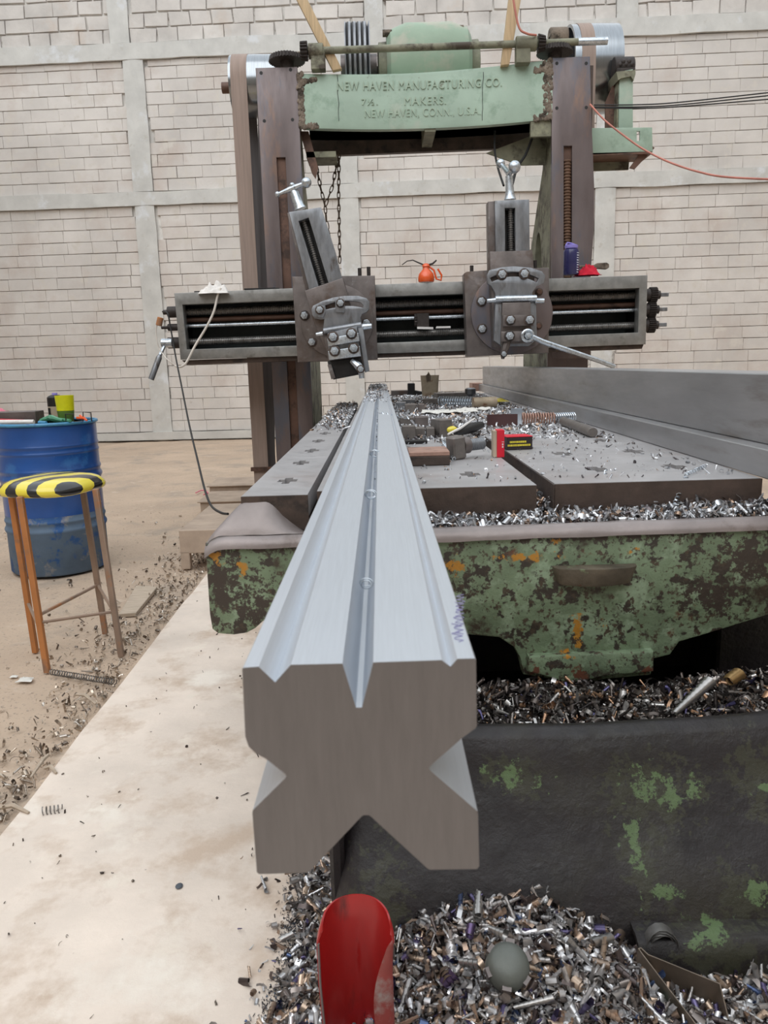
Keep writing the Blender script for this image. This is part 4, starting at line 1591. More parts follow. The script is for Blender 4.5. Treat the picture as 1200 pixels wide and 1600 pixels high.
bolt(hl_, *c3(272, 408), YH - 0.205, 0.022, 0.03)
bolt(hl_, *c3(572, 312), YH - 0.205, 0.022, 0.03)
plate('clapper_box', [c3(310, 705), c3(890, 610), c3(985, 1290), c3(930, 1312), c3(860, 1120), c3(400, 1160)], YH - 0.22, 0.08, m_cast, hl_, bevel=0.004)
plate('side_cheek', [c3(815, 640), c3(890, 610), c3(990, 1285), c3(932, 1312)], YH - 0.25, 0.05, m_harp, hl_, bevel=0.003)
plate('clapper', [c3(385, 745), c3(810, 640), c3(862, 1060), c3(412, 1140)], YH - 0.26, 0.05, m_harp, hl_, bevel=0.003)
plate('tool_clamp', [c3(380, 822), c3(830, 740), c3(848, 858), c3(396, 935)], YH - 0.30, 0.035, m_bright, hl_, bevel=0.003)
plate('tool_clamp', [c3(392, 1005), c3(850, 930), c3(868, 1075), c3(405, 1133)], YH - 0.30, 0.035, m_bright, hl_, bevel=0.003)
for x, y in ((465, 800), (732, 750), (488, 1000), (762, 960)):
    bolt(hl_, *c3(x, y), YH - 0.30, 0.027, 0.055)
plate('lower_block', [c3(385, 1150), c3(865, 1085), c3(905, 1330), c3(470, 1415), c3(400, 1250)], YH - 0.23, 0.14, m_dark, hl_, bevel=0.004)
plate('lower_wedge', [c3(385, 1200), c3(440, 1190), c3(500, 1390), c3(440, 1410)], YH - 0.245, 0.12, m_cast, hl_, bevel=0.003)
G().tube([PY(*c3(735, 1140), YH - .25), PY(*c3(830, 1220), YH - .27), PY(*c3(868, 1290), YH - .28), PY(*c3(880, 1395), YH - .28)], [0.018, 0.028, 0.022, 0.019], 8).build('cutting_tool', m_bright, hl_)
bolt(hl_, *c3(862, 1262), YH - 0.295, 0.020, 0.03)
G().cyl(PY(*c3(885, 655), YH - .23), PY(*c3(1022, 640), YH - .23), 0.022, 0.018, n=12).build('hinge_pin', m_bright, hl_)
G().cyl(PY(*c3(222, 765), YH - .23), PY(*c3(318, 750), YH - .23), 0.012, 0.017, n=12).build('hinge_pin', m_bright, hl_)
G().cyl(PY(*c3(330, 715), YH - .24), PY(*c3(870, 625), YH - .24), 0.020, n=14).build('hinge_roller', m_harp, hl_)
for px, py in ((c3(55, 490)), (c3(162, 872)), (c3(945, 600))):
    bolt(hl_, px, py, YH - 0.03, 0.025, 0.035)
c0 = PY(*c4(165, 222), YH - .06)
c1 = PY(*c4(124, 112), YH - .06)
G().tube([c0, c0 + (c1 - c0) * .15, c0 + (c1 - c0) * .75, c1], [0.042, 0.034, 0.030, 0.018], 16).build('crank_neck', m_bright, hl_)
e0, e1 = PY(*c4(46, 145), YH - .05), PY(*c4(196, 85), YH - .09)
g = G()
g.tube([e0, PY(*c4(124, 115), YH - .07), e1], [0.009, 0.020, 0.012], 12)
g.ball(e0, 0.018)
g.ball(e1, 0.034)
g.ball(PY(*c4(122, 98), YH - .07), 0.018)
g.build('ball_crank', m_bright, hl_)

# wrench hooked on the right head's lower nut
sw = thing('ring_wrench', 'shiny steel ring wrench on the lower nut of the right tool head', 'wrench', PY(860, 545, YH - .3))
g = G()
c = PY(824.5, 524.5, YH - .30)
g.tube([c + Vector((0.036 * math.cos(a), 0, 0.036 * math.sin(a))) for a in [2 * math.pi * i / 24 for i in range(24)]], 0.010, 8, closed=True)
g.build('ring', m_bright, sw)
G().tube([c + Vector((0.03, 0, -0.008)), PY(848, 534, YH - .30), PY(937, 564, YH - .22), PY(960, 573, YH - .2)], [0.016, 0.018, 0.016, 0.016], 10).build('shank', m_bright, sw)

# =================================================================== things on the rail
YT = YR + 0.04
b = PY(892, 430, YT)
bt_ = thing('water_bottle', 'blue-violet drinking bottle standing on the right of the rail', 'bottle', b)
r = PY(905, 400, YT).x - b.x
h = PY(892, 380, YT).z - b.z
m_ = 0.94
G().lathe([(r * .9, 0), (r, 0.008), (r, h * .72), (r * .93, h * .78), (r * .7, h * .82), (r * .7, h * .84)], b + Vector((0, 0, .001)), (0, 0, 1), 24).build('bottle_body', m_pot, bt_)
lid = G()
lid.lathe([(r * .8, h * .83), (r * .82, h * .84), (r * .82, h * .93), (r * .6, h * .95), (r * .5, h * .95)], b, (0, 0, 1), 20)
lid.tube([b + Vector((-r * .7, 0, h * .93)), b + Vector((-r * .5, 0, h * 1.02)), b + Vector((-r * .1, 0, h)), b + Vector((r * .4, 0, h * .95))], 0.006, 8)
lid.build('lid', m_lav, bt_)
g = G()
for k in range(9):
    zz = b.z + h * (0.06 + 0.075 * k)
    for s_ in range(4):
        a0 = -0.72 + s_ * 0.09
        a1 = a0 + (0.09 if k % 2 else 0.05)
        p = [(b.x + (r + .0006) * math.sin(a), b.y - (r + .0006) * math.cos(a)) for a in (a0 + 1.25, a1 + 1.25)]
        g.add([(p[0][0], p[0][1], zz), (p[1][0], p[1][1], zz), (p[1][0], p[1][1], zz + .006), (p[0][0], p[0][1], zz + .006)], [(0, 1, 2, 3)])
g.build('printed_scale', m_print, bt_, solidify=0.0006)


def rag(name, label, cat, c, sx, sy, sz, mat, seed, nx=26):
    g = G()

    def fn(u, v):
        x, y = (u - .5) * 2, (v - .5) * 2
        rr = math.hypot(x, y)
        zz = sz * max(0, 1 - min(1, rr) ** 3) * (0.42 + 0.55 * abs(hf_noise(x, y, 1.9, seed)) * 2 * .8 + .28 * hf_noise(x, y, 5, seed + 1))
        e = 1 + 0.25 * hf_noise(math.atan2(y, x), rr, 1.5, seed + 2)
        return c.x + x * sx * e, c.y + y * sy * e, c.z + 0.003 + max(0, zz)
    g.grid(nx, nx, fn)
    return tag(g.build(name, mat, None, solidify=0.002, angle=70), label, cat)


rag('cleaning_rag', 'crumpled red rag beside the blue bottle on the rail', 'rag', PY(919, 431, YT + .02), 0.085, 0.05, 0.085, m_redcloth, 3)
rag('cleaning_rag', 'crumpled white rag on the left end of the rail', 'rag', PY(336, 460, YT - .03), 0.105, 0.07, 0.085, m_white, 8)
g = G()
pa, pb = PY(898, 424, YT + .14), PY(946, 415, YT + .10)
pts = [(-0.10, 0.012), (0.10, 0.012), (0.13, 0.024), (0.22, 0.026), (0.245, 0.015), (0.245, -0.01), (0.22, -0.02), (0.13, -0.014), (0.10, -0.005), (-0.10, -0.005)]
c = PY(912, 417, YT + .12)
g.prism([(c.x + x * 0.75, c.y, c.z + z_ * 1.0) for x, z_ in pts], (0, 0.03, 0))
tag(g.build('file_handle', m_ends, None, bevel=0.003), 'grey paddle-shaped handle sticking out behind the red rag', 'tool')
# files on the left
for k, (p0, p1) in enumerate((((304, 453), (336, 452)), ((382, 450), (430, 448)))):
    a, b_ = PY(*p0, YT + .03), PY(*p1, YT + .03)
    g = G()
    zz = PY((p0[0] + p1[0]) / 2, 456.5 if k == 0 else 452, YR).z + 0.004
    g.box((a.x, YT + .01, zz), (b_.x, YT + .05, zz + 0.010))
    g.cyl((b_.x - .01, YT + .03, zz + .006), (b_.x + .03, YT + .03, zz + .006), 0.006, 0.003, n=8)
    tag(g.build('flat_file', m_dark, None, bevel=0.002), ('dark flat file lying under the white rag', 'dark flat file lying right of the white rag')[k], 'file', 'files on the rail')
# oil can
b = PY(666, 441, YT)
oc = thing('oil_can', 'small orange oil can with a thin bent spout on the rail', 'oil can', b)
s_ = 1.0 / 1200 * 5.64
G().lathe([(11 * s_, 0), (12.2 * s_, 2 * s_), (12.2 * s_, 7 * s_), (11 * s_, 12 * s_), (7 * s_, 17 * s_), (5 * s_, 19 * s_), (5 * s_, 22 * s_), (6 * s_, 22.5 * s_), (5.4 * s_, 25 * s_), (3 * s_, 27 * s_)], b, (0, 0, 1), 24).build('can_body', m_orangecan, oc, angle=50)
G().tube([b + Vector((-3 * s_, 0, 25 * s_)), PY(655, 411, YT), PY(645, 406.5, YT), PY(636, 408, YT), PY(628, 414, YT)], [0.006, 0.005, 0.004, 0.0035, 0.003], 8).build('spout', m_gear, oc)
G().tube([b + Vector((4 * s_, 0, 23 * s_)), PY(678, 422, YT), PY(682, 436, YT), PY(689, 438, YT), PY(690, 430, YT), PY(684, 420, YT)], 0.007, 8).build('handle', m_orangecan, oc)
G().tube([b + Vector((3 * s_, 0, 25 * s_)), PY(676, 412, YT), PY(682, 406.5, YT)], [0.006, 0.007, 0.005], 8).build('thumb_lever', m_gear, oc)

# cables
def cable(name, label, pts, r, mat, group=None):
    P_ = [Vector(p) for p in pts]
    out = []
    for i in range(len(P_) - 1):
        p0, p1, p2, p3 = P_[max(i - 1, 0)], P_[i], P_[i + 1], P_[min(i + 2, len(P_) - 1)]
        for k in range(6):
            t = k / 6
            out.append(0.5 * ((2 * p1) + (p2 - p0) * t + (2 * p0 - 5 * p1 + 4 * p2 - p3) * t * t + (3 * p1 - p0 - 3 * p2 + p3) * t ** 3))
    out.append(P_[-1])
    g = G()
    g.tube(out, r, 8)
    return tag(g.build(name, mat, None, angle=80), label, 'cable', group)


cable('white_cable', 'white cable drooping from the white rag across the rail end', [PY(345, 450, YR - .02), PY(340, 462, YR - .03), PY(334, 487, YR - .05), PY(322, 512, YR - .05), PY(305, 540, YR - .05), PY(292, 565, YR - .05), PY(283, 573, YR - .05), PY(274, 572, YR - .03)], 0.0085, m_whitewire)
cable('thin_wire', 'thin white wire hanging left of the rail end', [PY(249, 497, YR + .05), PY(244, 515, YR + .05), PY(246, 535, YR + .05), PY(251, 548, YR + .05), PY(262, 562, YR), PY(276, 573, YR)], 0.004, m_whitewire)
pk = PY(350, 802, 3.4)
cable('black_cable', 'black cable dropping from the rail end down to the table', [PY(254, 487, YR + .05), PY(262, 490, YR - .02), PY(267, 515, YR - .03), PY(275, 560, YR - .1), PY(285, 610, 5.2), PY(296, 665, 4.7), PY(309, 720, 4.2), PY(320, 765, 3.8), PY(330, 790, 3.5), PY(345, 801, 3.2), PY(356, 803, 3.1)], 0.0055, m_black)
g = G()
g.cyl(PY(248, 509, YR + .05), PY(251, 496, YR + .05), 0.022, n=14)
tag(g.build('taped_connector', m_orange, None, bevel=0.003), 'yellow taped wire connector hanging at the left rail end', 'connector')
cable('red_cable', 'long thin reddish cable sagging from the column to the right', [PY(922, 163, 5.98), PY(945, 188, 5.9), PY(975, 212, 5.8), PY(1005, 233, 5.7), PY(1045, 253, 5.5), PY(1090, 268, 5.3), PY(1140, 277, 5.1), PY(1260, 282, 4.8)], 0.0065, m_redwire)
for k, (y0, y1, y2) in enumerate(((164, 160, 143), (167, 164, 148), (168.5, 167, 155))):
    cable('black_cable', ('uppermost of three black cables running right from the column', 'middle one of three black cables running right from the column', 'lowest of three black cables running right from the column')[k],
          [PY(928, y0, 6.0), PY(1000, (y0 + y1) / 2 + 1.5, 5.95), PY(1070, y1 - 1, 5.9), PY(1260, y2 - 5, 5.8)], 0.0045, m_black, 'black overhead cables')
cable('black_cable', 'black cable looping under the beam to the right head', [PY(773, 205, 6.2), PY(773, 235, 6.1), PY(778, 262, 5.9), PY(787, 290, 5.7)], 0.008, m_black)
cable('black_cable', 'black cable hanging slantwise beside the right column', [PY(837, 200, 6.2), PY(822, 240, 6.1), PY(808, 262, 5.9), PY(800, 290, 5.7)], 0.010, m_black)
cable('red_cable', 'short red cable end curling over the shaft bearing', [PY(800, -14, 5.9), PY(810, 40, 5.9), PY(822, 52, 5.9), PY(838, 55, 5.93)], 0.008, m_redwire)

# =================================================================== things on the table
rngc = np.random.RandomState(5)


def boxthing(name, label, cat, px, py, w, d, h, mat, rot=0.0, z=T, bev=0.002, group=None):
    p = PZ(px, py, z)
    Rm = Matrix.Rotation(rot, 3, 'Z')
    g = G()
    g.box((p.x - w / 2, p.y, z + .0008), (p.x + w / 2, p.y + d, z + h), Rm)
    return tag(g.build(name, mat, None, bevel=bev), label, cat, group)


def pw(px0, px1, py, z=T):       # width in metres of a pixel span resting on the plane z
    return PZ(px1, py, z).x - PZ(px0, py, z).x


GB = 'small steel blocks on the table'
boxthing('steel_block', 'squat grey steel block nearest the bar in the front row', 'steel block', 639, 687, pw(628, 650, 687), .06, .058, m_block_steel, 0, group=GB)
boxthing('steel_block', 'low grey steel block right of the squat one', 'steel block', 657, 684, pw(650, 665, 684), .08, .042, m_block_steel, group=GB)
boxthing('steel_block', 'low grey steel block touching the leaning tall block', 'steel block', 673, 684, pw(666, 679, 684), .08, .042, m_block_steel, group=GB)
boxthing('steel_block', 'grey steel block behind the squat one beside the bar', 'steel block', 636, 666, pw(625, 647, 666), .09, .045, m_block_steel, group=GB)
boxthing('steel_block', 'dark wide steel block behind the two low blocks', 'steel block', 659, 667, pw(648, 669, 667), .10, .05, m_cast, group=GB)
boxthing('steel_block', 'tall grey steel block set at an angle near the yellow cap', 'steel block', 691, 683, .060, .10, .075, m_block_steel, .35, group=GB)
boxthing('steel_block', 'far grey steel block left of the dark pair', 'steel block', 642, 646, pw(633, 651, 646), .12, .058, m_block_steel, group=GB)
boxthing('steel_block', 'far narrow dark steel block standing right of its grey twin', 'steel block', 659, 647, pw(654, 664, 647), .12, .062, m_cast, group=GB)
boxthing('steel_block', 'low pale block beside the bar behind the grey pair', 'steel block', 627, 640, pw(618, 634, 640), .12, .05, m_harp, group=GB)
boxthing('steel_block', 'low bluish block behind the far grey pair', 'steel block', 640, 633, pw(632, 650, 633), .16, .04, m_harp, group=GB)
pb_ = PZ(671, 728, T)
cbt = thing('clamp_bar', 'flat rusty bar with a pinkish top lying across the table by the grooved bar', 'steel plate', pb_)
wb_ = pw(640, 705, 728)
G().box((pb_.x - wb_ / 2, pb_.y, T + .001), (pb_.x + wb_ / 2, pb_.y + .15, T + .030)).build('bar_body', m_slabside, cbt, bevel=.002)
G().box((pb_.x - wb_ / 2, pb_.y + .001, T + .0305), (pb_.x + wb_ / 2, pb_.y + .15, T + .045)).build('pink_top', m_copper, cbt, bevel=.002)
boxthing('clamp_foot', 'dark brown wedge under the left end of the pink bar', 'steel plate', 648, 721, .05, .10, .02, m_brown, .02) if False else None
boxthing('black_wedge', 'thin black wedge lying between the pink bar and blocks', 'wedge', 648, 694, .10, .05, .014, m_dark, .06)
boxthing('dark_casting', 'dark flat casting at the far end near the tin', 'casting', 625, 620, .17, .2, .06, m_cast)
boxthing('long_strip', 'long grey steel strip lying across the far end', 'steel strip', 700, 632, pw(665, 745, 632), .1, .045, m_block_steel, -.12)
boxthing('long_strip', 'short grey steel strip behind the white paper', 'steel strip', 712, 625, pw(690, 755, 625), .2, .06, m_block_steel, .1)
boxthing('end_block', 'brown square block end under the far end of the beams', 'steel block', 746, 611, pw(737, 754, 611), .3, .085, m_copper)
g = G()
p = PZ(643, 620, T)
g.box((p.x - .035, p.y, T), (p.x + .035, p.y + .08, T + .13))
g.box((p.x + .03, p.y, T), (p.x + .20, p.y + .08, T + .045), Matrix.Rotation(.2, 3, 'Y'))
tag(g.build('black_clamp', m_dark, None, bevel=.006), 'small black angled clamp left of the tin can', 'clamp')
# tin can
p = PZ(672, 621, T)
can = thing('tin_can', 'rusty open tin with a bent wire handle at the far end', 'tin can', p)
s_ = p.y / 1215
G().lathe([(12 * s_, 0), (12.2 * s_, 1 * s_), (14.4 * s_, 33 * s_), (14.8 * s_, 34 * s_), (14 * s_, 34 * s_), (11.7 * s_, 1.5 * s_)], p + Vector((0, 0, .001)), (0, 0, 1), 24).build('can_body', m_tin, can, angle=40)
G().tube([p + Vector((-4 * s_, -13.5 * s_, 26 * s_)), p + Vector((-5 * s_, -15 * s_, 34 * s_)), p + Vector((-3 * s_, -12 * s_, 38 * s_)), p + Vector((-1 * s_, -14 * s_, 33 * s_)), p + Vector((-1.4 * s_, -13.6 * s_, 26 * s_))], 0.012, 8).build('wire_handle', m_chain, can)
# hex bolt with threaded shank
p = PZ(722, 719, T)
hb = thing('hex_bolt', 'big grey hex-headed bolt lying on the table beside the red carton', 'bolt', p)
ax = Vector((0.9, 0.42, 0.03)).normalized()
cc = PZ(715, 716, T) + Vector((0, .03, .040))
g = G()
hc_ = PZ(714, 719, T)
g.box((hc_.x - .024, hc_.y, T + .001), (hc_.x + .024, hc_.y + .055, T + .078), Matrix.Rotation(.45, 3, 'Z') @ Matrix.Rotation(-.08, 3, 'Y'))
g.build('bolt_head', m_block_steel, hb, bevel=.006)
cc = hc_ + Vector((.02, .035, .044))
G().cyl(cc, cc + ax * .025, .028).build('collar', m_cast, hb)
g = G()
thread(g, cc + ax * .02, cc + ax * .085, .021, .008, .003, 14)
g.build('threaded_shank', m_harp, hb)
# black cloth and yellow cap tool
p = PZ(700, 683, T)
gt = thing('wrapped_tool', 'black wrapped tool with a bright yellow end cap on the table', 'tool', p)
a, b_ = PZ(712, 688, T) + Vector((0, 0, .03)), PZ(752, 676, T) + Vector((0, 0, .035))
G().tube([a, a + (b_ - a) * .3, a + (b_ - a) * .7, b_], [.010, .019, .022, .016], 12).build('grip', m_black, gt)
G().ball(PZ(705, 682, T) + Vector((0, 0, .03)), .022, 14, (1.3, .9, .75)).build('yellow_cap', m_tape_y, gt)
G().tube([PZ(700, 690, T) + Vector((0, 0, .03)), a + Vector((.02, 0, .02)), b_ + Vector((-.03, 0, .03))], [.004, .006, .004], 8).build('white_tape', m_white, gt)
# red cartons
p = PZ(783, 715, T)
rb = thing('red_carton', 'small bright red carton standing upright on the table', 'carton', p)
w1 = pw(776, 788, 715)
h1 = PY(780, 672, p.y).z - T
G().box((p.x - w1 * .55, p.y, T + .001), (p.x + w1 * .45, p.y + .05, T + h1)).build('carton_body', m_redbox, rb, bevel=.001)
G().box((p.x - w1 * .55 - .012, p.y + .003, T + .002), (p.x - w1 * .55 - .0005, p.y + .05, T + h1 - .003)).build('beige_side', m_carton, rb)
g = G()
for k, zz in enumerate((.45, .36)):
    g.box((p.x + w1 * .12, p.y - .0006, T + h1 * zz), (p.x + w1 * .3, p.y - .0002, T + h1 * (zz + .06)))
g.box((p.x + w1 * .05, p.y - .0006, T + h1 * .56), (p.x + w1 * .4, p.y - .0002, T + h1 * .575))
g.build('white_print', m_label, rb)
p = PZ(812, 703, T)
w2 = pw(790, 833, 703)
h2 = PY(812, 683, p.y).z - T
rb2 = thing('black_carton', 'flat black carton with yellow lettering and a red top', 'carton', p)
Rz = Matrix.Rotation(0.12, 3, 'Z')
G().box((p.x - w2 / 2, p.y, T + .001), (p.x + w2 / 2, p.y + .09, T + h2), Rz, about=p).build('carton_body', m_blackbox, rb2, bevel=.001)
G().box((p.x - w2 / 2 - .0005, p.y - .0005, T + h2 + .0005), (p.x + w2 / 2 + .0005, p.y + .0905, T + h2 + .003), Rz, about=p).build('red_top', m_redbox, rb2)
g = G()
for r_, (u0, u1) in enumerate(((.08, .74), (.0, .88))):
    x = p.x - w2 / 2 + w2 * (u0 + .03)
    while x < p.x - w2 / 2 + w2 * u1:
        ww = random.uniform(.003, .006)
        zz = T + h2 * (.56 - .26 * r_)
        g.box((x, p.y - .001, zz), (x + ww, p.y - .0002, zz + h2 * .15), Rz, about=p)
        x += ww + .0015
g.build('yellow_print', m_tape_y, rb2)
# dark brown wrap, translucent film, white paper
g = G()
p = PZ(783, 667, T)
g.grid(8, 6, lambda u, v: (p.x - .07 + .15 * u, p.y + .01 * math.sin(u * 4), T + .004 + .058 * v - .012 * math.sin(u * 3.4) * (1 - v)))
tag(g.build('brown_wrapper', m_brownwrap, None, solidify=.004), 'crumpled dark brown wrapper standing behind the red carton', 'wrapper')
g = G()
p = PZ(806, 666, T)
g.grid(5, 5, lambda u, v: (p.x - .02 + .055 * u, p.y + .02 + .015 * math.sin(v * 3), T + .002 + .085 * v))
tag(g.build('plastic_film', M('milky_film', (196, 204, 214), rough=.25, trans=.4), None, solidify=.001), 'milky plastic film right of the brown wrapper', 'film')
for nm, (xx, yy, w, d, lab) in enumerate(((705, 650, .34, .28, 'crumpled white paper sheet spread among the far swarf'), (742, 645, .22, .16, 'smaller scrap of white paper beside the large sheet'))):
    p = PZ(xx, yy, T)
    g = G()
    g.grid(18, 12, lambda u, v: (p.x - w / 2 + w * u + .02 * hf_noise(u, v, 4, 3), p.y + d * v, T + .022 + .012 * hf_noise(u * 4, v * 4, 1.5, nm)))
    tag(g.build('paper_sheet', m_paper, None, solidify=.0015), lab, 'paper')
# round bar lying diagonally on the right slab
a, b_ = PZ(880, 665, T) + Vector((0, 0, .022)), PZ(926, 684, T) + Vector((0, 0, .022))
g = G()
g.lathe([(.018, 0), (.021, .004), (.021, (b_ - a).length - .004), (.018, (b_ - a).length)], a, b_ - a, 20)
tag(g.build('round_bar', m_block_steel, None), 'short grey round steel bar lying diagonally on the right slab', 'steel bar')
# small blue object at the far end
for k, (px, py, cl_, lab) in enumerate(((735, 617, m_harp, 'bluish steel fitting at the far end'),)):
    p = PZ(px, py + 10, T)
    g = G()
    g.lathe([(.03, 0), (.035, .02), (.02, .04), (.045, .06), (.045, .10), (.03, .11)], p, (0, 0, 1), 14)
    tag(g.build('steel_fitting', cl_, None), lab, 'fitting')
p = PZ(762, 640, T)
g = G()
g.tube([p + Vector((-.1, 0, .05)), p + Vector((.06, .02, .05))], [.035, .035], 12)
tag(g.build('pale_tube', m_tin, None), 'pale tube lying in the far swarf', 'tube')
p = PZ(768, 634, T)
rag('yellow_cloth', 'yellow cloth scrap in the far swarf', 'cloth', Vector((p.x, p.y, T + .03)), .12, .08, .03, m_tape_y, 12, 12)

# coiled shavings standing on their own
def coil_thing(name, label, p0, p1, r, turns, wire, mat=None, cat='metal shaving'):
    g = G()
    g.tube(coilpts(p0, p1, r, turns), wire, 4)
    return tag(g.build(name, mat or m_bright, None, angle=80), label, cat, 'long spiral shavings')


coil_thing('spiral_shaving', 'silver spiral shaving hanging over the middle slab front', PZ(945, 738, T) + Vector((0, -.01, .01)), PY(938, 800, 1.955), .0035, 13, .0014)
coil_thing('spiral_shaving', 'silver spiral shaving hanging over the right slab front', PZ(1072, 745, T) + Vector((0, -.01, .012)), PY(1053, 790, 1.955), .005, 10, .0016)
coil_thing('spiral_shaving', 'silver spiral shaving lying on the right slab top', PZ(1102, 732, T) + Vector((0, 0, .008)), PZ(1072, 746, T) + Vector((0, 0, .008)), .004, 9, .0015)
coil_thing('spiral_shaving', 'bent wire shaving crossing the centre of the long bar', PZ(593, 646, BAR_TOP) + Vector((0, 0, .004)), PZ(640, 649, BAR_TOP) + Vector((0, 0, -.01)), .004, 6, .002)
coil_thing('spiral_shaving', 'fat copper-tinted spiral beside the upper steel beam', PZ(812, 664, T) + Vector((0, 0, .03)), PZ(868, 663, T) + Vector((0, 0, .03)), .028, 14, .004, m_copper)
coil_thing('spiral_shaving', 'thin silver spiral against the steel beams', PZ(862, 662, T) + Vector((0, 0, .03)), PZ(898, 660, T) + Vector((0, 0, .03)), .022, 11, .003)
coil_thing('spiral_shaving', 'long bluish spiral at the far end of the table', PZ(688, 636, T) + Vector((0, 0, .04)), PZ(745, 637, T) + Vector((0, 0, .04)), .035, 15, .006)
coil_thing('spiral_shaving', 'silver spiral running down beside the pink bar', PZ(692, 692, T) + Vector((0, 0, .014)), PZ(710, 722, T) + Vector((0, 0, .008)), .006, 14, .002)
# curls on the long bar
for px, py, s_, lab in ((580, 777, .006, 'curled bright shaving in the bar groove nearest the table end'), (573, 917, .004, 'tiny curled shaving in the bar groove nearest the camera'), (586, 712, .007, 'small curled shaving in the bar groove farther back')):
    p = PZ(px, py, BAR_TOP - .008)
    g = G()
    g.tube([p + Vector((s_ * math.cos(a) * (1 + a * .05), a * s_ * .25 - s_, s_ * math.sin(a) + s_ * .6)) for a in [i * .5 for i in range(26)]], s_ * .16, 5)
    tag(g.build('curled_shaving', m_bright, None, angle=80), lab, 'metal shaving')


# swarf on the table
def scatter(n, fn):
    return np.array([fn(rngc.rand(), rngc.rand(), rngc.rand()) for _ in range(n)])


def far_swarf(u, v, w):
    y = 3.1 + 4.8 * v ** 0.8
    x = -0.06 + 1.02 * u
    if x < 0.06:
        x = 0.07 + 0.3 * w
    # keep the near part clear except towards the beams
    lim = 0.28 + 0.62 * u if y < 3.6 else 0
    hgt = 0.003 + 0.022 * w * min(1, max(0, (y - 3.2) / 1.5)) * (0.5 + 0.5 * hf_noise(x, y, 3, 2))
    return x, y, T + abs(hgt)


sw1 = chips('table_swarf', scatter(9500, far_swarf), (0.007, 0.026), STEEL, seed=2)
tag(sw1, 'bright curled steel swarf strewn over the far half of the table', 'swarf')


def left_swarf(u, v, w):
    y = 3.75 + 2.35 * v ** 0.7 + .35 * w * (1 - u)
    x = -0.355 + 0.17 * u ** (0.6)
    return x, y, T + 0.003 + 0.018 * w * min(1, max(0, (y - 3.6)))


tag(chips('table_swarf', scatter(3600, left_swarf), (0.006, 0.024), STEEL, seed=3), 'bright curled swarf heaped on the far left slab', 'swarf')


def bar_swarf(u, v, w):
    y = 3.6 + 3.4 * v ** .7
    return -0.085 + 0.10 * u + (0.04 if w > .8 else 0), y, BAR_TOP + 0.002 + 0.004 * w


tag(chips('bar_swarf', scatter(1100, bar_swarf), (0.004, 0.013), STEEL, seed=4), 'bright chips covering the far end of the long bar', 'swarf')


def bar_dots(u, v, w):
    y = 0.9 + 3.8 * v
    x = (-0.083, -0.012, 0.048)[int(u * 2.99)] + 0.003 * (w - .5)
    zz = BAR_TOP + 0.0015 - (0.006 if int(u * 2.99) != 1 else 0.012)
    return x, y, zz


tag(chips('bar_crumbs', scatter(170, bar_dots), (0.002, 0.006), STEEL, seed=5), 'sparse bright crumbs along the grooves of the long bar', 'swarf')
tag(chips('table_crumbs', scatter(420, lambda u, v, w: (0.45 + 0.52 * u if w < .75 else (0.08 + .3 * u), 2.05 + 1.4 * v ** 1.2, T + .003)), (0.003, 0.014), STEEL, seed=6), 'sparse chips scattered over the near table slabs', 'swarf')


def trough(u, v, w):
    x = 0.06 + 1.25 * u
    y = 1.895 + 0.085 * v
    k = 0.5 + 0.5 * hf_noise(x, 0, 4, 9)
    return x, y, 0.780 + 0.022 * w + 0.018 * max(0, x - 0.3) * k * 2 + 0.008 * v


tag(chips('trough_swarf', scatter(5200, trough), (0.006, 0.024), STEEL, seed=7), 'silvery swarf filling the trough behind the apron lip', 'swarf')
tag(chips('trough_swarf', scatter(500, lambda u, v, w: (.402 + .045 * u, 1.99 + 1.6 * v, .79 + .05 * w)), (0.006, 0.024), STEEL, seed=17), 'swarf lodged in the slot between the two slabs', 'swarf')


# swarf in the bed
def bedsurf(x, y):
    return 0.375 + 0.02 * hf_noise(x, y, 5, 1) + 0.06 * max(0, x - 0.7) - 0.9 * max(0, y - 1.84) + 0.02 * max(0, (0.3 - x))


g = G()
g.grid(70, 30, lambda u, v: (-0.1 + 1.45 * u, 1.53 + 0.5 * v, bedsurf(-0.1 + 1.45 * u, 1.53 + 0.5 * v) + .006 * hf_noise(u * 70, v * 40, .7)))
bs_ = tag(g.build('bed_swarf', m_chipbed, None, angle=80), 'oily swarf heap, coloured darker for shade, lying inside the machine bed', 'swarf', kind='stuff')
pos = scatter(9500, lambda u, v, w: (-0.08 + 1.4 * u, 1.545 + 0.45 * v ** 1.2, 0))
pos[:, 2] = [bedsurf(x, y) + 0.018 * rngc.rand() for x, y, _ in pos]
chips('loose_chips', pos, (0.005, 0.026), OILY_SHADED, parent=bs_, seed=8)


def cone_shaving(name, label, p0, p1, r0, r1, turns, mat):
    """wide ribbon wound to a long tapering roll"""
    p0, p1 = Vector(p0), Vector(p1)
    a = (p1 - p0).normalized()
    u = a.orthogonal().normalized()
    w = a.cross(u)
    m = int(turns * 14)
    L_ = (p1 - p0).length
    wd = L_ / turns * 0.95
    vs, fs = [], []
    for i in range(m + 1):
        t = i / m
        th = 2 * math.pi * i / 14
        rr = r0 + (r1 - r0) * t
        for s in (0, 1):
            k = rr * (1 + .32 * s)
            vs.append(p0 + a * (L_ * t + wd * s) + (u * math.cos(th) + w * math.sin(th)) * k)
    for i in range(m):
        fs.append((2 * i, 2 * i + 1, 2 * i + 3, 2 * i + 2))
    g = G()
    g.add(vs, fs)
    return tag(g.build(name, mat, None, angle=80, solidify=.0006), label, 'metal shaving', 'large rolled shavings')


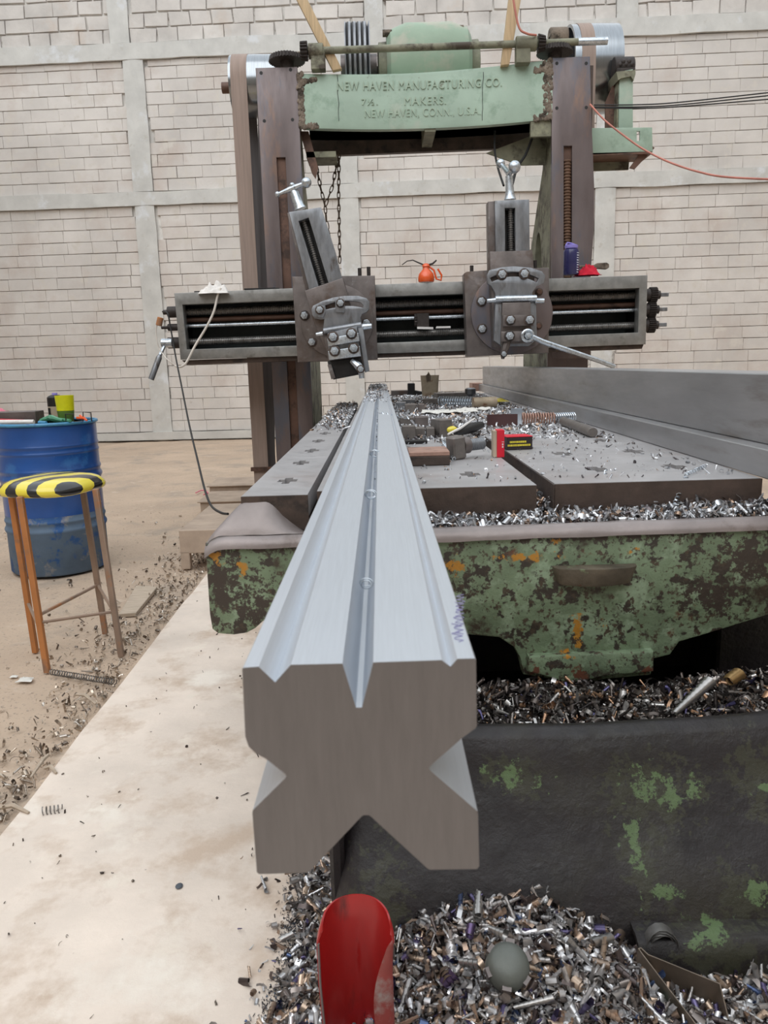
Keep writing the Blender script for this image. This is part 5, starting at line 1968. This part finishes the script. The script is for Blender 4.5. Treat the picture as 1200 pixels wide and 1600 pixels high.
m_bronze = M('bronze_shaving', (150, 132, 118), metal=.8, rough=.3)
m_violet = M('heat_violet_shaving', (92, 78, 110), metal=.8, rough=.3)
m_steelroll = M('steel_roll', (160, 158, 156), metal=.85, rough=.3)
p1_, p0_ = PZ(1108, 1066, .45), PZ(1052, 1116, .41)
cone_shaving('rolled_shaving', 'long silver rolled shaving sticking up inside the machine bed', p0_, p1_, .006, .012, 9, m_steelroll)
cone_shaving('rolled_shaving', 'golden rolled shaving beside the bed end casting', PZ(1136, 1066, .43), PZ(1150, 1056, .435), .012, .013, 2.5, M('gold_shaving', (170, 140, 96), metal=.8, rough=.35))


# foreground heap on the floor
def heap(x, y):
    """height of the heap over the floor"""
    left = -0.20 - 0.10 * max(0, 1.35 - y)          # left border of the heap
    e = max(0.0, min(1.0, (x - left) / 0.22))
    e = e * e * (3 - 2 * e)
    h = 0.045 + 0.11 * math.exp(-((x - 0.22) / 0.26) ** 2) * max(0, min(1, (y - 1.05) / 0.28))
    if x < -0.1:
        h *= 0.8
    back = 0.05 * max(0, 0.0 - x) * 2 * max(0, y - 1.3)
    dip = 0.10 * math.exp(-((x - 0.56) / 0.14) ** 2) * max(0, min(1, (y - 1.12) / .2))
    return max(-0.01, e * (h - dip * .5 + back) - 0.004 + 0.008 * hf_noise(x, y, 12, 6) * e)


X0, X1, Y0, Y1 = -0.42, 1.0, 0.85, 1.75
g = G()


def heapfn(u, v):
    x, y = X0 + (X1 - X0) * u, Y0 + (Y1 - Y0) * v
    return x, y, heap(x, y) - .004


g.grid(120, 90, heapfn)
hp = tag(g.build('swarf_heap', m_chipbed, None, angle=80), 'large heap of curled steel shavings on the floor in the foreground', 'swarf', kind='stuff')
n = 31000
xy = np.stack([X0 + (X1 - X0) * rngc.rand(n), Y0 + (Y1 - Y0) * rngc.rand(n)], 1)
pts = []
for x, y in xy:
    if x > -0.14 and y > 1.40:
        continue
    hh = heap(x, y)
    d_edge = x - (-0.20 - 0.10 * max(0, 1.35 - y))
    if d_edge < 0.0 and rngc.rand() > math.exp(d_edge / 0.03) * .6:
        continue
    pts.append((x, y, max(0.004, hh) + 0.014 * rngc.rand()))
chips('loose_chips', np.array(pts), (0.0065, 0.030), MIXED, parent=hp, seed=9)
# fine dark grit round the left edge of the heap
g_pts = []
for _ in range(5200):
    y = 0.9 + .75 * rngc.rand()
    x = -0.20 - 0.10 * max(0, 1.35 - y) + rngc.normal() * 0.02 - .006
    g_pts.append((x, y, 0.006 + max(0, heap(x, y))))
tag(chips('fine_grit', np.array(g_pts), (0.0015, 0.006), [((84, 92, 104), 4), ((60, 58, 60), 4), ((120, 118, 118), 1)], seed=10), 'fine bluish-grey filings along the left edge of the heap', 'filings')

pl_ = []
for _ in range(1500):
    x, y = -0.15 + 1.1 * rngc.rand(), 0.95 + .55 * rngc.rand()
    if x > -0.14 and y > 1.38:
        continue
    pl_.append((x, y, max(0.004, heap(x, y)) + 0.016 + .006 * rngc.rand()))
chips('long_rolls', np.array(pl_), (0.012, 0.031), MIXED, parent=hp, seed=21, kinds=(1, 2, 3))
# larger rolled shavings picked out of the heap
big = [((838, 1500), (760, 1512)), ]
BS = [
    ('thick silver rolled shaving left of the grey cap', (716, 1502), (742, 1506), .006, .007, 3.5, m_steelroll),
    ('violet rolled shaving below the red guard edge', (690, 1540), (706, 1526), .009, .010, 2.5, m_violet),
    ('bronze stacked coil right of the red guard', (692, 1512), (700, 1530), .009, .010, 3, m_bronze),
    ('pale cone-shaped shaving above the grey cap at left', (762, 1448), (786, 1460), .004, .009, 4, m_steelroll),
    ('tall greenish cone shaving standing behind the bent strap', (962, 1478), (974, 1440), .007, .013, 5, m_bronze),
    ('long thin silver shaving below the grey cap at right', (800, 1575), (862, 1560), .0035, .006, 8, m_steelroll),
    ('slim silver cone pointing right above the bent strap', (910, 1492), (888, 1468), .003, .008, 4, m_steelroll),
    ('rolled bronze shaving right of the grey cap', (922, 1500), (948, 1508), .006, .006, 3, m_bronze),
    ('silver spiral standing at the back of the heap', (746, 1438), (748, 1402), .008, .005, 5, m_steelroll),
    ('pale rolled shaving at the left edge of the heap', (436, 1470), (456, 1460), .006, .006, 3, m_steelroll),
    ('thick silver roll crossing right of the grey cap', (922, 1474), (952, 1466), .008, .008, 3, m_steelroll),
    ('violet tube leaning on the back of the heap', (732, 1468), (736, 1448), .007, .007, 2.5, m_violet),
]
for lab, a, b_, r0, r1, tn, mt in BS:
    pa, pb = PZ(*a, .10), PZ(*b_, .10)
    za, zb_ = heap(pa.x, pa.y), heap(pb.x, pb.y)
    za = max(za, 0)
    pa, pb = PZ(*a, za + .022), PZ(*b_, max(zb_, 0) + .024)
    cone_shaving('rolled_shaving', lab, pa, pb, r0, r1, tn, mt)
# dark flat coil standing near the bed
p = PZ(1032, 1472, .10)
g = G()
g.add(*(lambda vs, fs: (vs, fs))(*(lambda m: ([tuple(p + Vector(((.022 + .0028 * (i / 14)) * math.cos(2 * math.pi * i / 14), s * .022 - .011 + .004 * math.sin(i), (.022 + .0028 * (i / 14)) * math.sin(2 * math.pi * i / 14)))) for i in range(m + 1) for s in (0, 1)], [(2 * i, 2 * i + 1, 2 * i + 3, 2 * i + 2) for i in range(m)]))(56)))
tag(g.build('coiled_strip', m_screw, None, solidify=.001, angle=80), 'dark coiled steel strip standing against the foot of the bed', 'metal strip')
# grey notched cap
p = PZ(793, 1512, .10)
hz = max(0.0, heap(p.x, p.y))
p = PZ(793, 1510, hz + .025)
cap = thing('notched_cap', 'grey domed cap with square notches half buried in the heap', 'cap', p)
r_ = 35 / 1200 * 1.34
g = G()
prof = [(r_ * .90, -.022), (r_ * 1.0, -.012), (r_ * 1.0, .004), (r_ * .93, .014), (r_ * .75, .022), (r_ * .4, .027), (r_ * .05, .028)]
axc = Vector((0.05, -0.55, 0.83))
g.lathe(prof, p, axc, 32)
g.build('dome', m_cap, cap, angle=50)
g = G()
axn = axc.normalized()
u_ = axn.orthogonal().normalized()
w_ = axn.cross(u_)
for k in range(6):
    th = k * math.pi / 3 + .5
    d_ = u_ * math.cos(th) + w_ * math.sin(th)
    t_ = axn.cross(d_)
    c_ = p + d_ * r_ * .96 + axn * .006
    q = [c_ + t_ * sx * .008 + axn * sz * .008 + d_ * sy * .005 for sz in (-1, 1) for sx, sy in ((-1, -1), (1, -1), (1, 1), (-1, 1))]
    g.hexa(q)
g.build('notch_block', m_cast, cap)
# bent flat steel strap: upright ribbon with a sharp fold and a bend
def ribbonthing(name, label, cat, pts, wv, th, mat):
    g = G()
    P_ = [Vector(p) for p in pts]
    vs, fs = [], []
    for i, p in enumerate(P_):
        d = (P_[min(i + 1, len(P_) - 1)] - P_[max(i - 1, 0)]).normalized()
        wv_ = Vector(wv[i] if isinstance(wv, list) else wv)
        vs += [p - wv_ * .5, p + wv_ * .5]
    for i in range(len(P_) - 1):
        fs.append((2 * i, 2 * i + 1, 2 * i + 3, 2 * i + 2))
    g.add(vs, fs)
    return tag(g.build(name, mat, None, solidify=th, angle=50), label, cat)


A0, A1, A2, A3 = PZ(1090, 1625, .05), PZ(996, 1500, .09), PZ(1122, 1552, .08), PZ(1140, 1625, .03)
pts = [A0, A0 + (A1 - A0) * .5, A0 + (A1 - A0) * .93, A1 + Vector((-.001, .004, .001)), A1 + Vector((.006, .006, .001)), A1 + (A2 - A1) * .12, A1 + (A2 - A1) * .5, A2 - (A2 - A1) * .05, A2, A2 + (A3 - A2) * .1, A3]
ribbonthing('bent_strap', 'bent flat steel strap folded back on itself in the right foreground', 'steel strap', pts, (0.0, -0.012, 0.052), .002, m_strap)

# red painted guard, foreground
rg = thing('red_guard', 'curved red-painted sheet metal guard standing in the foreground', 'sheet guard', (-0.05, 1.1, 0))
ztop_ = PY(560, 1402, 1.16).z
g = G()


def redfn(u, v, off=0.0):
    """u across the trough, v from the floor up"""
    a = (u - .5) * math.pi * 1.08
    xc = PY(560, 1500, 1.16).x
    z_ = -0.0 + ztop_ * v
    w = 0.062 + off
    fl = 1.0
    if v < .62:
        fl = 0.86 + .14 * (v / .62)
    y = 1.155 - (0.052) * (1 - math.cos(a)) * 1.0 + .006
    x = xc + w * fl * math.sin(a)
    if u > .5:
        x += 0.004 * math.sin(v * 7) - 0.008 * (1 - v)
        y -= 0.02 * (u - .5) * (1 - v)
    # rounded top edge
    if v > .86:
        t = (v - .86) / .14
        x = xc + (x - xc) * (1 - .13 * t * t)
        z_ -= 0.026 * (abs(u - .46) * 2) ** 2.6 * t
        y += .006 * t * t
    return x, y, z_


g.grid(30, 60, redfn)
g.build('curved_sheet', m_red, rg, solidify=-.003, angle=70)
g = G()
edge = [Vector(redfn(1.0, v / 44)) for v in range(0, 40)]
g.tube(edge, .0028, 6)
edge = [Vector(redfn(0.0, v / 44)) for v in range(0, 40)]
g.tube(edge, .0022, 6)
g.build('sheet_rim', m_redgrey, rg, angle=80)
# right flap curled back in front of the trough, wider towards the floor
g = G()


def flapfn(u, v):
    x, y, z_ = redfn(1.0, v * .93)
    fw = 0.052 * (1 - v) ** .65 * (0.85 + .15 * math.cos(v * 9))
    a = u * math.pi * .55
    return x + .004 * math.sin(math.pi * v) - fw * (1 - math.cos(a)), y - .016 * math.sin(a) * (1 - v) ** .5, z_


g.grid(8, 40, flapfn)
g.build('curled_flap', M('worn_red_flap', (140, 62, 58), rough=.4, coat=.2, var=.15, vs=9, patches=[((150, 138, 134), 6, .5, .08), ((76, 40, 40), 12, .58, .06)]), rg, solidify=.0015, angle=80)

# =================================================================== left side things
# drum
dc = Vector((-2.055, 4.74, 0.0))
drum = thing('steel_drum', 'blue steel drum with dusty lower half, tools lying on its lid', 'drum', dc)
RD, HD = 0.288, 0.915


def rib(z0, amp=0.010, w=0.022):
    return [(RD, z0 - w), (RD + amp * .8, z0 - w * .4), (RD + amp, z0), (RD + amp * .8, z0 + w * .4), (RD, z0 + w)]


up = [(RD, .36)] + rib(.58) + rib(.63, .006, .015) + [(RD, .72)] + rib(.735, .004, .01) + rib(.775, .004, .01) + [(RD, HD - .02)]
lo = [(RD - .01, .0), (RD, .012)] + rib(.27) + rib(.325, .006, .015) + [(RD, .36)]
G().lathe(up, dc, (0, 0, 1), 64, caps=False).build('drum_shell', m_blue, drum, angle=50)
G().lathe(lo, dc + Vector((0, 0, .001)), (0, 0, 1), 64, caps=False).build('lower_shell', m_bluedust, drum, angle=50)
G().lathe([(0.01, HD - .012), (RD - .02, HD - .012)], dc, (0, 0, 1), 64).build('lid', m_bluedust, drum)
g = G()
g.tube([dc + Vector(((RD + .003) * math.cos(a), (RD + .003) * math.sin(a), HD - .008)) for a in [2 * math.pi * i / 64 for i in range(64)]], .010, 8, closed=True)
g.build('rim', m_rimblue, drum)
HT = HD - .008


def PT(px, py, Y):
    p = PY(px, py, Y)
    return Vector((p.x, p.y, max(HT + .001, p.z)))


# bottle and yellow cup on the drum
b = PY(88, 640, 4.80)
b.z = HT
s_ = 4.8 / 1215
sb = thing('spray_can', 'black and beige spray can standing at the back of the drum lid', 'can', b)
G().lathe([(11 * s_, 0), (12 * s_, 1 * s_), (12 * s_, 24 * s_)], b, (0, 0, 1), 20).build('can_label', m_carton, sb)
G().lathe([(12.1 * s_, 23.5 * s_), (12.1 * s_, 37 * s_), (10 * s_, 39 * s_), (6 * s_, 41 * s_)], b, (0, 0, 1), 20).build('can_top', m_dark, sb)
G().cyl(b + Vector((0, 0, 41 * s_)), b + Vector((0, 0, 44 * s_)), 4 * s_, n=14).build('nozzle', m_lav, sb)
G().box(b + Vector((-.030, -.0485, .03)), b + Vector((-.018, -.040, .085))).build('dark_print', m_dark, sb)
b = PY(103, 646, 4.66)
b.z = HT
s_ = 4.66 / 1215
yc = thing('plastic_cup', 'bright yellow plastic cup with an olive lower half on the drum', 'cup', b)
G().lathe([(11 * s_, 0), (11.3 * s_, 1 * s_), (12.8 * s_, 19 * s_)], b, (0, 0, 1), 22).build('lower_half', m_olive, yc)
G().lathe([(12.9 * s_, 18.7 * s_), (14.2 * s_, 42 * s_), (13.8 * s_, 42 * s_), (12.5 * s_, 20 * s_)], b, (0, 0, 1), 22).build('upper_half', m_yellow, yc)
# steel angle / tool tray at left
def stick(name, label, cat, a, b_, r, mat, n=8):
    g = G()
    g.tube([a, b_], r, n)
    return tag(g.build(name, mat, None), label, cat)


zt_ = HT + .004
p0, p1 = PY(-30, 640, 4.62), PY(57, 640, 4.62)
g = G()
g.box((p0.x, 4.60, HT + .001), (p1.x, 4.72, HT + .075))
tag(g.build('steel_channel', m_cast, None, bevel=.003), 'grey steel channel offcut lying on the left of the drum lid', 'steel offcut')
stick('red_rod', 'dull red rod lying in front of the grey channel', 'rod', Vector((PY(-30, 645, 4.57).x, 4.57, HT + .035)), Vector((PY(40, 645, 4.57).x, 4.55, HT + .020)), .010, m_redcloth)
stick('white_tube', 'white plastic tube lying at the front of the drum lid', 'tube', Vector((PY(-30, 645, 4.52).x, 4.53, HT + .022)), Vector((PY(52, 655, 4.52).x, 4.525, HT + .016)), .014, m_white)
rag('pink_cloth', 'pink cloth scrap at the left edge of the drum lid', 'cloth', Vector((PY(-6, 640, 4.75).x, 4.76, HT + .07)), .05, .04, .03, m_pink, 22, 12)
g = G()
for k in range(4):
    a = Vector((PY(62 + 6 * k, 640, 4.60).x, 4.60 - .02 * (k % 2), HT + .018 + .008 * (k % 2)))
    g.tube([a, a + Vector((.07 - .01 * k, -.03 + .02 * k, .018 - .01 * k)), a + Vector((.13, -.04, -.008))], [.012, .018, .009], 8)
tag(g.build('green_pliers', m_greenplastic, None), 'green-handled pliers lying in front of the yellow cup', 'pliers')
stick('blue_pen', 'short pale blue handle among the tools on the drum', 'handle', Vector((PY(62, 650, 4.52).x, 4.50, HT + .014)), Vector((PY(76, 652, 4.52).x, 4.48, HT + .012)), .010, m_rimblue)
g = G()
a = Vector((PY(103, 645, 4.56).x, 4.55, HT + .01))
g.tube([a, a + Vector((0, 0, .045)), a + Vector((.045, 0, .045)), a + Vector((.045, 0, 0)), a + Vector((.10, 0, 0)), a + Vector((.105, 0, .055)), a + Vector((.15, 0, .05)), a + Vector((.15, 0, 0))], .0035, 6)
tag(g.build('wire_frame', m_black, None), 'black bent wire frame near the right rim of the drum', 'wire')
g = G()
a = Vector((PY(118, 645, 4.56).x, 4.57, HT + .03))
g.tube([a, a + Vector((.05, -.02, .0)), a + Vector((.07, -.03, -.015))], [.007, .009, .006], 8)
g.tube([a + Vector((.02, 0, .015)), a + Vector((.065, -.03, -.012))], [.006, .006], 8)
tag(g.build('orange_pliers', m_orangecan, None), 'orange-handled pliers at the right rim of the drum', 'pliers')

# stool
st = thing('bar_stool', 'tall stool with rusty orange legs and a seat wrapped in hazard tape', 'stool', (-1.35, 3.19, 0))
feet = [(-1.394, 2.97), (-1.14, 3.12), (-1.314, 3.42), (-1.543, 3.2)]
tops_px = [(32, 783), (150, 772), (129, 768), (18, 779)]
tops = []
for (x, y), (px, py) in zip(feet, tops_px):
    tops.append(PY(px, py, y + (0.03 if y < 3.15 else -0.03)))
ZS = 0.725
SQ = 0.0115
for i, ((x, y), t_) in enumerate(zip(feet, tops)):
    g = G()
    a, b_ = Vector((x, y, 0)), Vector((t_.x, t_.y, ZS))
    q = [a + Vector((sx * SQ, sy * SQ, 0)) for sx, sy in ((-1, -1), (1, -1), (1, 1), (-1, 1))] + [b_ + Vector((sx * SQ, sy * SQ, 0)) for sx, sy in ((-1, -1), (1, -1), (1, 1), (-1, 1))]
    g.hexa(q)
    g.build('leg', m_orange if i in (0, 3) else m_greyleg, st, bevel=.002)


def legpt(i, z_):
    x, y = feet[i]
    t_ = tops[i]
    return Vector((x + (t_.x - x) * z_ / ZS, y + (t_.y - y) * z_ / ZS, z_))


for i, j, za, zb_ in ((0, 1, .21, .20), (0, 2, .24, .24), (2, 1, .24, .19), (3, 0, .23, .17)):
    a, b_ = legpt(i, za), legpt(j, zb_)
    G().tube([a, b_], .007, 6).build('stretcher', m_greyleg, st)
cs = sum((Vector((t_.x, t_.y, 0)) for t_ in tops), Vector((0, 0, 0))) / 4
ctr = PY(82, 768, 3.18)
hwx = (PY(157, 765, 3.1).x - PY(5, 768, 3.1).x) / 2


def seatfn(u, v, top=True):
    a, b_ = (u - .5) * 2, (v - .5) * 2
    # squircle
    k = math.sqrt(max(1e-9, a * a + b_ * b_ - a * a * b_ * b_ * .75)) / max(1e-9, math.hypot(a, b_)) if (a or b_) else 1
    return a, b_, k


g = G()
NS = 36
zc_ = 0.735


def sq(t, ex=3.2):
    c, s = math.cos(t), math.sin(t)
    r = (abs(c) ** ex + abs(s) ** ex) ** (-1 / ex)
    return r * c, r * s


rings = [(0.01, .052), (.3, .051), (.55, .047), (.75, .040), (.88, .030), (.97, .014), (1.0, .0), (.985, -.014), (.92, -.020), (.5, -.020)]
ang = math.radians(-14)
vs, fs = [], []
for rr, hz_ in rings:
    for i in range(NS):
        x, y = sq(2 * math.pi * i / NS)
        x, y = x * rr * hwx * .93, y * rr * .19
        vs.append((ctr.x + x * math.cos(ang) * 1.0 - y * math.sin(ang), 3.19 + x * math.sin(ang) + y * math.cos(ang), zc_ + hz_))
for j in range(len(rings) - 1):
    for i in range(NS):
        k = (i + 1) % NS
        fs.append((j * NS + i, j * NS + k, (j + 1) * NS + k, (j + 1) * NS + i))
fs.append(tuple(range(NS)))
g.add(vs, fs)
seat = g.build('seat', m_tape_y, st, angle=60)
# black hazard stripes: second material on the seat in slanting bands
tp = M('hazard_tape', (226, 208, 60), rough=.22, coat=.5)
nt = tp.node_tree
b_ = nt.nodes['Principled BSDF']
tc = nt.nodes.new('ShaderNodeTexCoord')
wv = nt.nodes.new('ShaderNodeTexWave')
wv.inputs['Scale'].default_value = 3.8
wv.inputs['Distortion'].default_value = 1.6
wv.inputs['Detail'].default_value = 0.0
wv.inputs['Detail Scale'].default_value = 2.2
mpn = nt.nodes.new('ShaderNodeMapping')
mpn.inputs['Rotation'].default_value = (0.2, 0.3, 0.75)
nt.links.new(tc.outputs['Object'], mpn.inputs['Vector'])
nt.links.new(mpn.outputs[0], wv.inputs['Vector'])
cr_ = nt.nodes.new('ShaderNodeValToRGB')
cr_.color_ramp.elements[0].position = .50
cr_.color_ramp.elements[0].color = (*lin((232, 214, 70)), 1)
cr_.color_ramp.elements[1].position = .54
cr_.color_ramp.elements[1].color = (*lin((36, 36, 38)), 1)
nt.links.new(wv.outputs['Fac'], cr_.inputs[0])
nt.links.new(cr_.outputs[0], b_.inputs['Base Color'])
seat.data.materials[0] = tp

# board on the ground
a, b_, c, d = PZ(186, 964, 0), PZ(213, 962, 0), PZ(246, 921, 0), PZ(213, 919, 0)
g = G()
g.hexa([(p.x, p.y, -.004) for p in (a, b_, c, d)] + [(p.x, p.y, .016) for p in (a, b_, c, d)])
tag(g.build('wooden_board', m_woodgrey, None, bevel=.002), 'pale wooden board lying on the dirt behind the stool', 'board')
# timber / duct ends poking out left of the table
g = G()
p = PZ(284, 866, 0)
yb_ = 4.55
a, b_ = PY(279, 829, yb_), PY(345, 829, yb_)
g.box((a.x, yb_, .10), (b_.x + .4, yb_ + .9, a.z))
g.box((a.x, yb_, 0), (a.x + .055, yb_ + .05, .11))
g.box((a.x + .25, yb_ + .1, 0), (b_.x + .4, yb_ + .8, .11))
tag(g.build('timber_sleeper', m_oldbox, None, bevel=.004), 'brown timber sleeper lying left of the table apron', 'timber')
for k, (px, py, w, h_, lab) in enumerate(((340, 795, .5, .10, 'brown flattened box beyond the timber sleeper'), (352, 772, .45, .12, 'farther brown flattened box near the belt foot'))):
    p = PZ(px, py + 8, 0)
    g = G()
    g.box((p.x - .14, p.y, 0), (p.x + w, p.y + .5, h_))
    g.box((p.x - .16, p.y - .02, h_), (p.x + w, p.y + .52, h_ + .012))
    tag(g.build('flattened_box', m_oldbox, None, bevel=.003), lab, 'box')

# debris on the dirt and on the strip
def dirt_chips(u, v, w):
    y = 1.9 + 3.6 * v
    edge = -1.06 - .01 * (y - 1.7)
    x = edge - abs(rngc.normal()) * 0.15 * (1.3 if y > 3 else .8) + .01
    return x, y, 0.0


tag(chips('ground_swarf', scatter(2100, dirt_chips), (0.004, 0.022), DULL, seed=12, flat=.4), 'dull swarf lying along the edge between dirt and concrete', 'swarf')
tag(chips('ground_litter', scatter(420, lambda u, v, w: (-1.1 - 2.2 * u, 1.6 + 5.0 * v, 0.001)), (0.005, 0.03), DULL, seed=13, kinds=(0, 4), flat=.7), 'scattered chips and twigs over the dirt floor', 'litter')
tag(chips('strip_litter', scatter(170, lambda u, v, w: (-1.0 + 0.85 * u, 1.1 + 3 * v, 0.007)), (0.003, 0.010), [((70, 62, 58), 5), ((120, 110, 100), 3)], seed=14, flat=.5), 'small dark specks scattered on the concrete strip', 'litter')
rs = random.Random(4)
for k, (p0, p1, lab) in enumerate((((0, 1262), (45, 1270), 'grey stick at the left edge of the frame on the dirt'), ((70, 1200), (88, 1208), 'short twig near the concrete edge lower left'), ((120, 1085), (150, 1100), 'twig lying between stool and concrete edge'), ((75, 1180), (48, 1215), 'slanting twig at lower left of the dirt'))):
    a, b_ = PZ(*p0, .008), PZ(*p1, .008)
    g = G()
    g.tube([a, a + (b_ - a) * .4 + Vector((0, .012, .006)), b_], [.006, .007, .004], 6)
    tag(g.build('dry_twig', m_woodgrey, None), lab, 'twig', 'twigs on the dirt')
coil_thing('spiral_shaving', 'long dull spiral shaving on the dirt right of the stool foot', PZ(80, 1050, .012), PZ(180, 1066, .012), .011, 26, .0022, m_screw)
p = PZ(66, 1268, .01)
coil_thing('spiral_shaving', 'small dull wire tangle on the concrete edge at far left', p, p + Vector((.05, .01, .0)), .012, 5, .0018, m_screw)
for px, py, lab, s_ in ((40, 1063, 'white crumpled paper scrap left of the front stool foot', .03), (22, 1058, 'tiny white scrap beside the crumpled one', .014)):
    rag('paper_scrap', lab, 'paper', PZ(px, py, .002), s_, s_ * .7, s_ * .5, m_paper, int(px), 10)
p = PZ(280, 1386, .004)
G_ = G()
G_.ball(p + Vector((0, 0, .003)), .009, 9, (1, 1.2, .35))
tag(G_.build('dark_pebble', m_oil, None), 'small dark pebble in the middle of the concrete strip', 'pebble')
p = PZ(315, 629 + 140, 0)
cable('pink_string', 'pink string scrap on the far dirt', [PZ(306, 770, .01), PZ(316, 766, .012), PZ(325, 770, .01), PZ(318, 773, .01)], .006, m_pink)
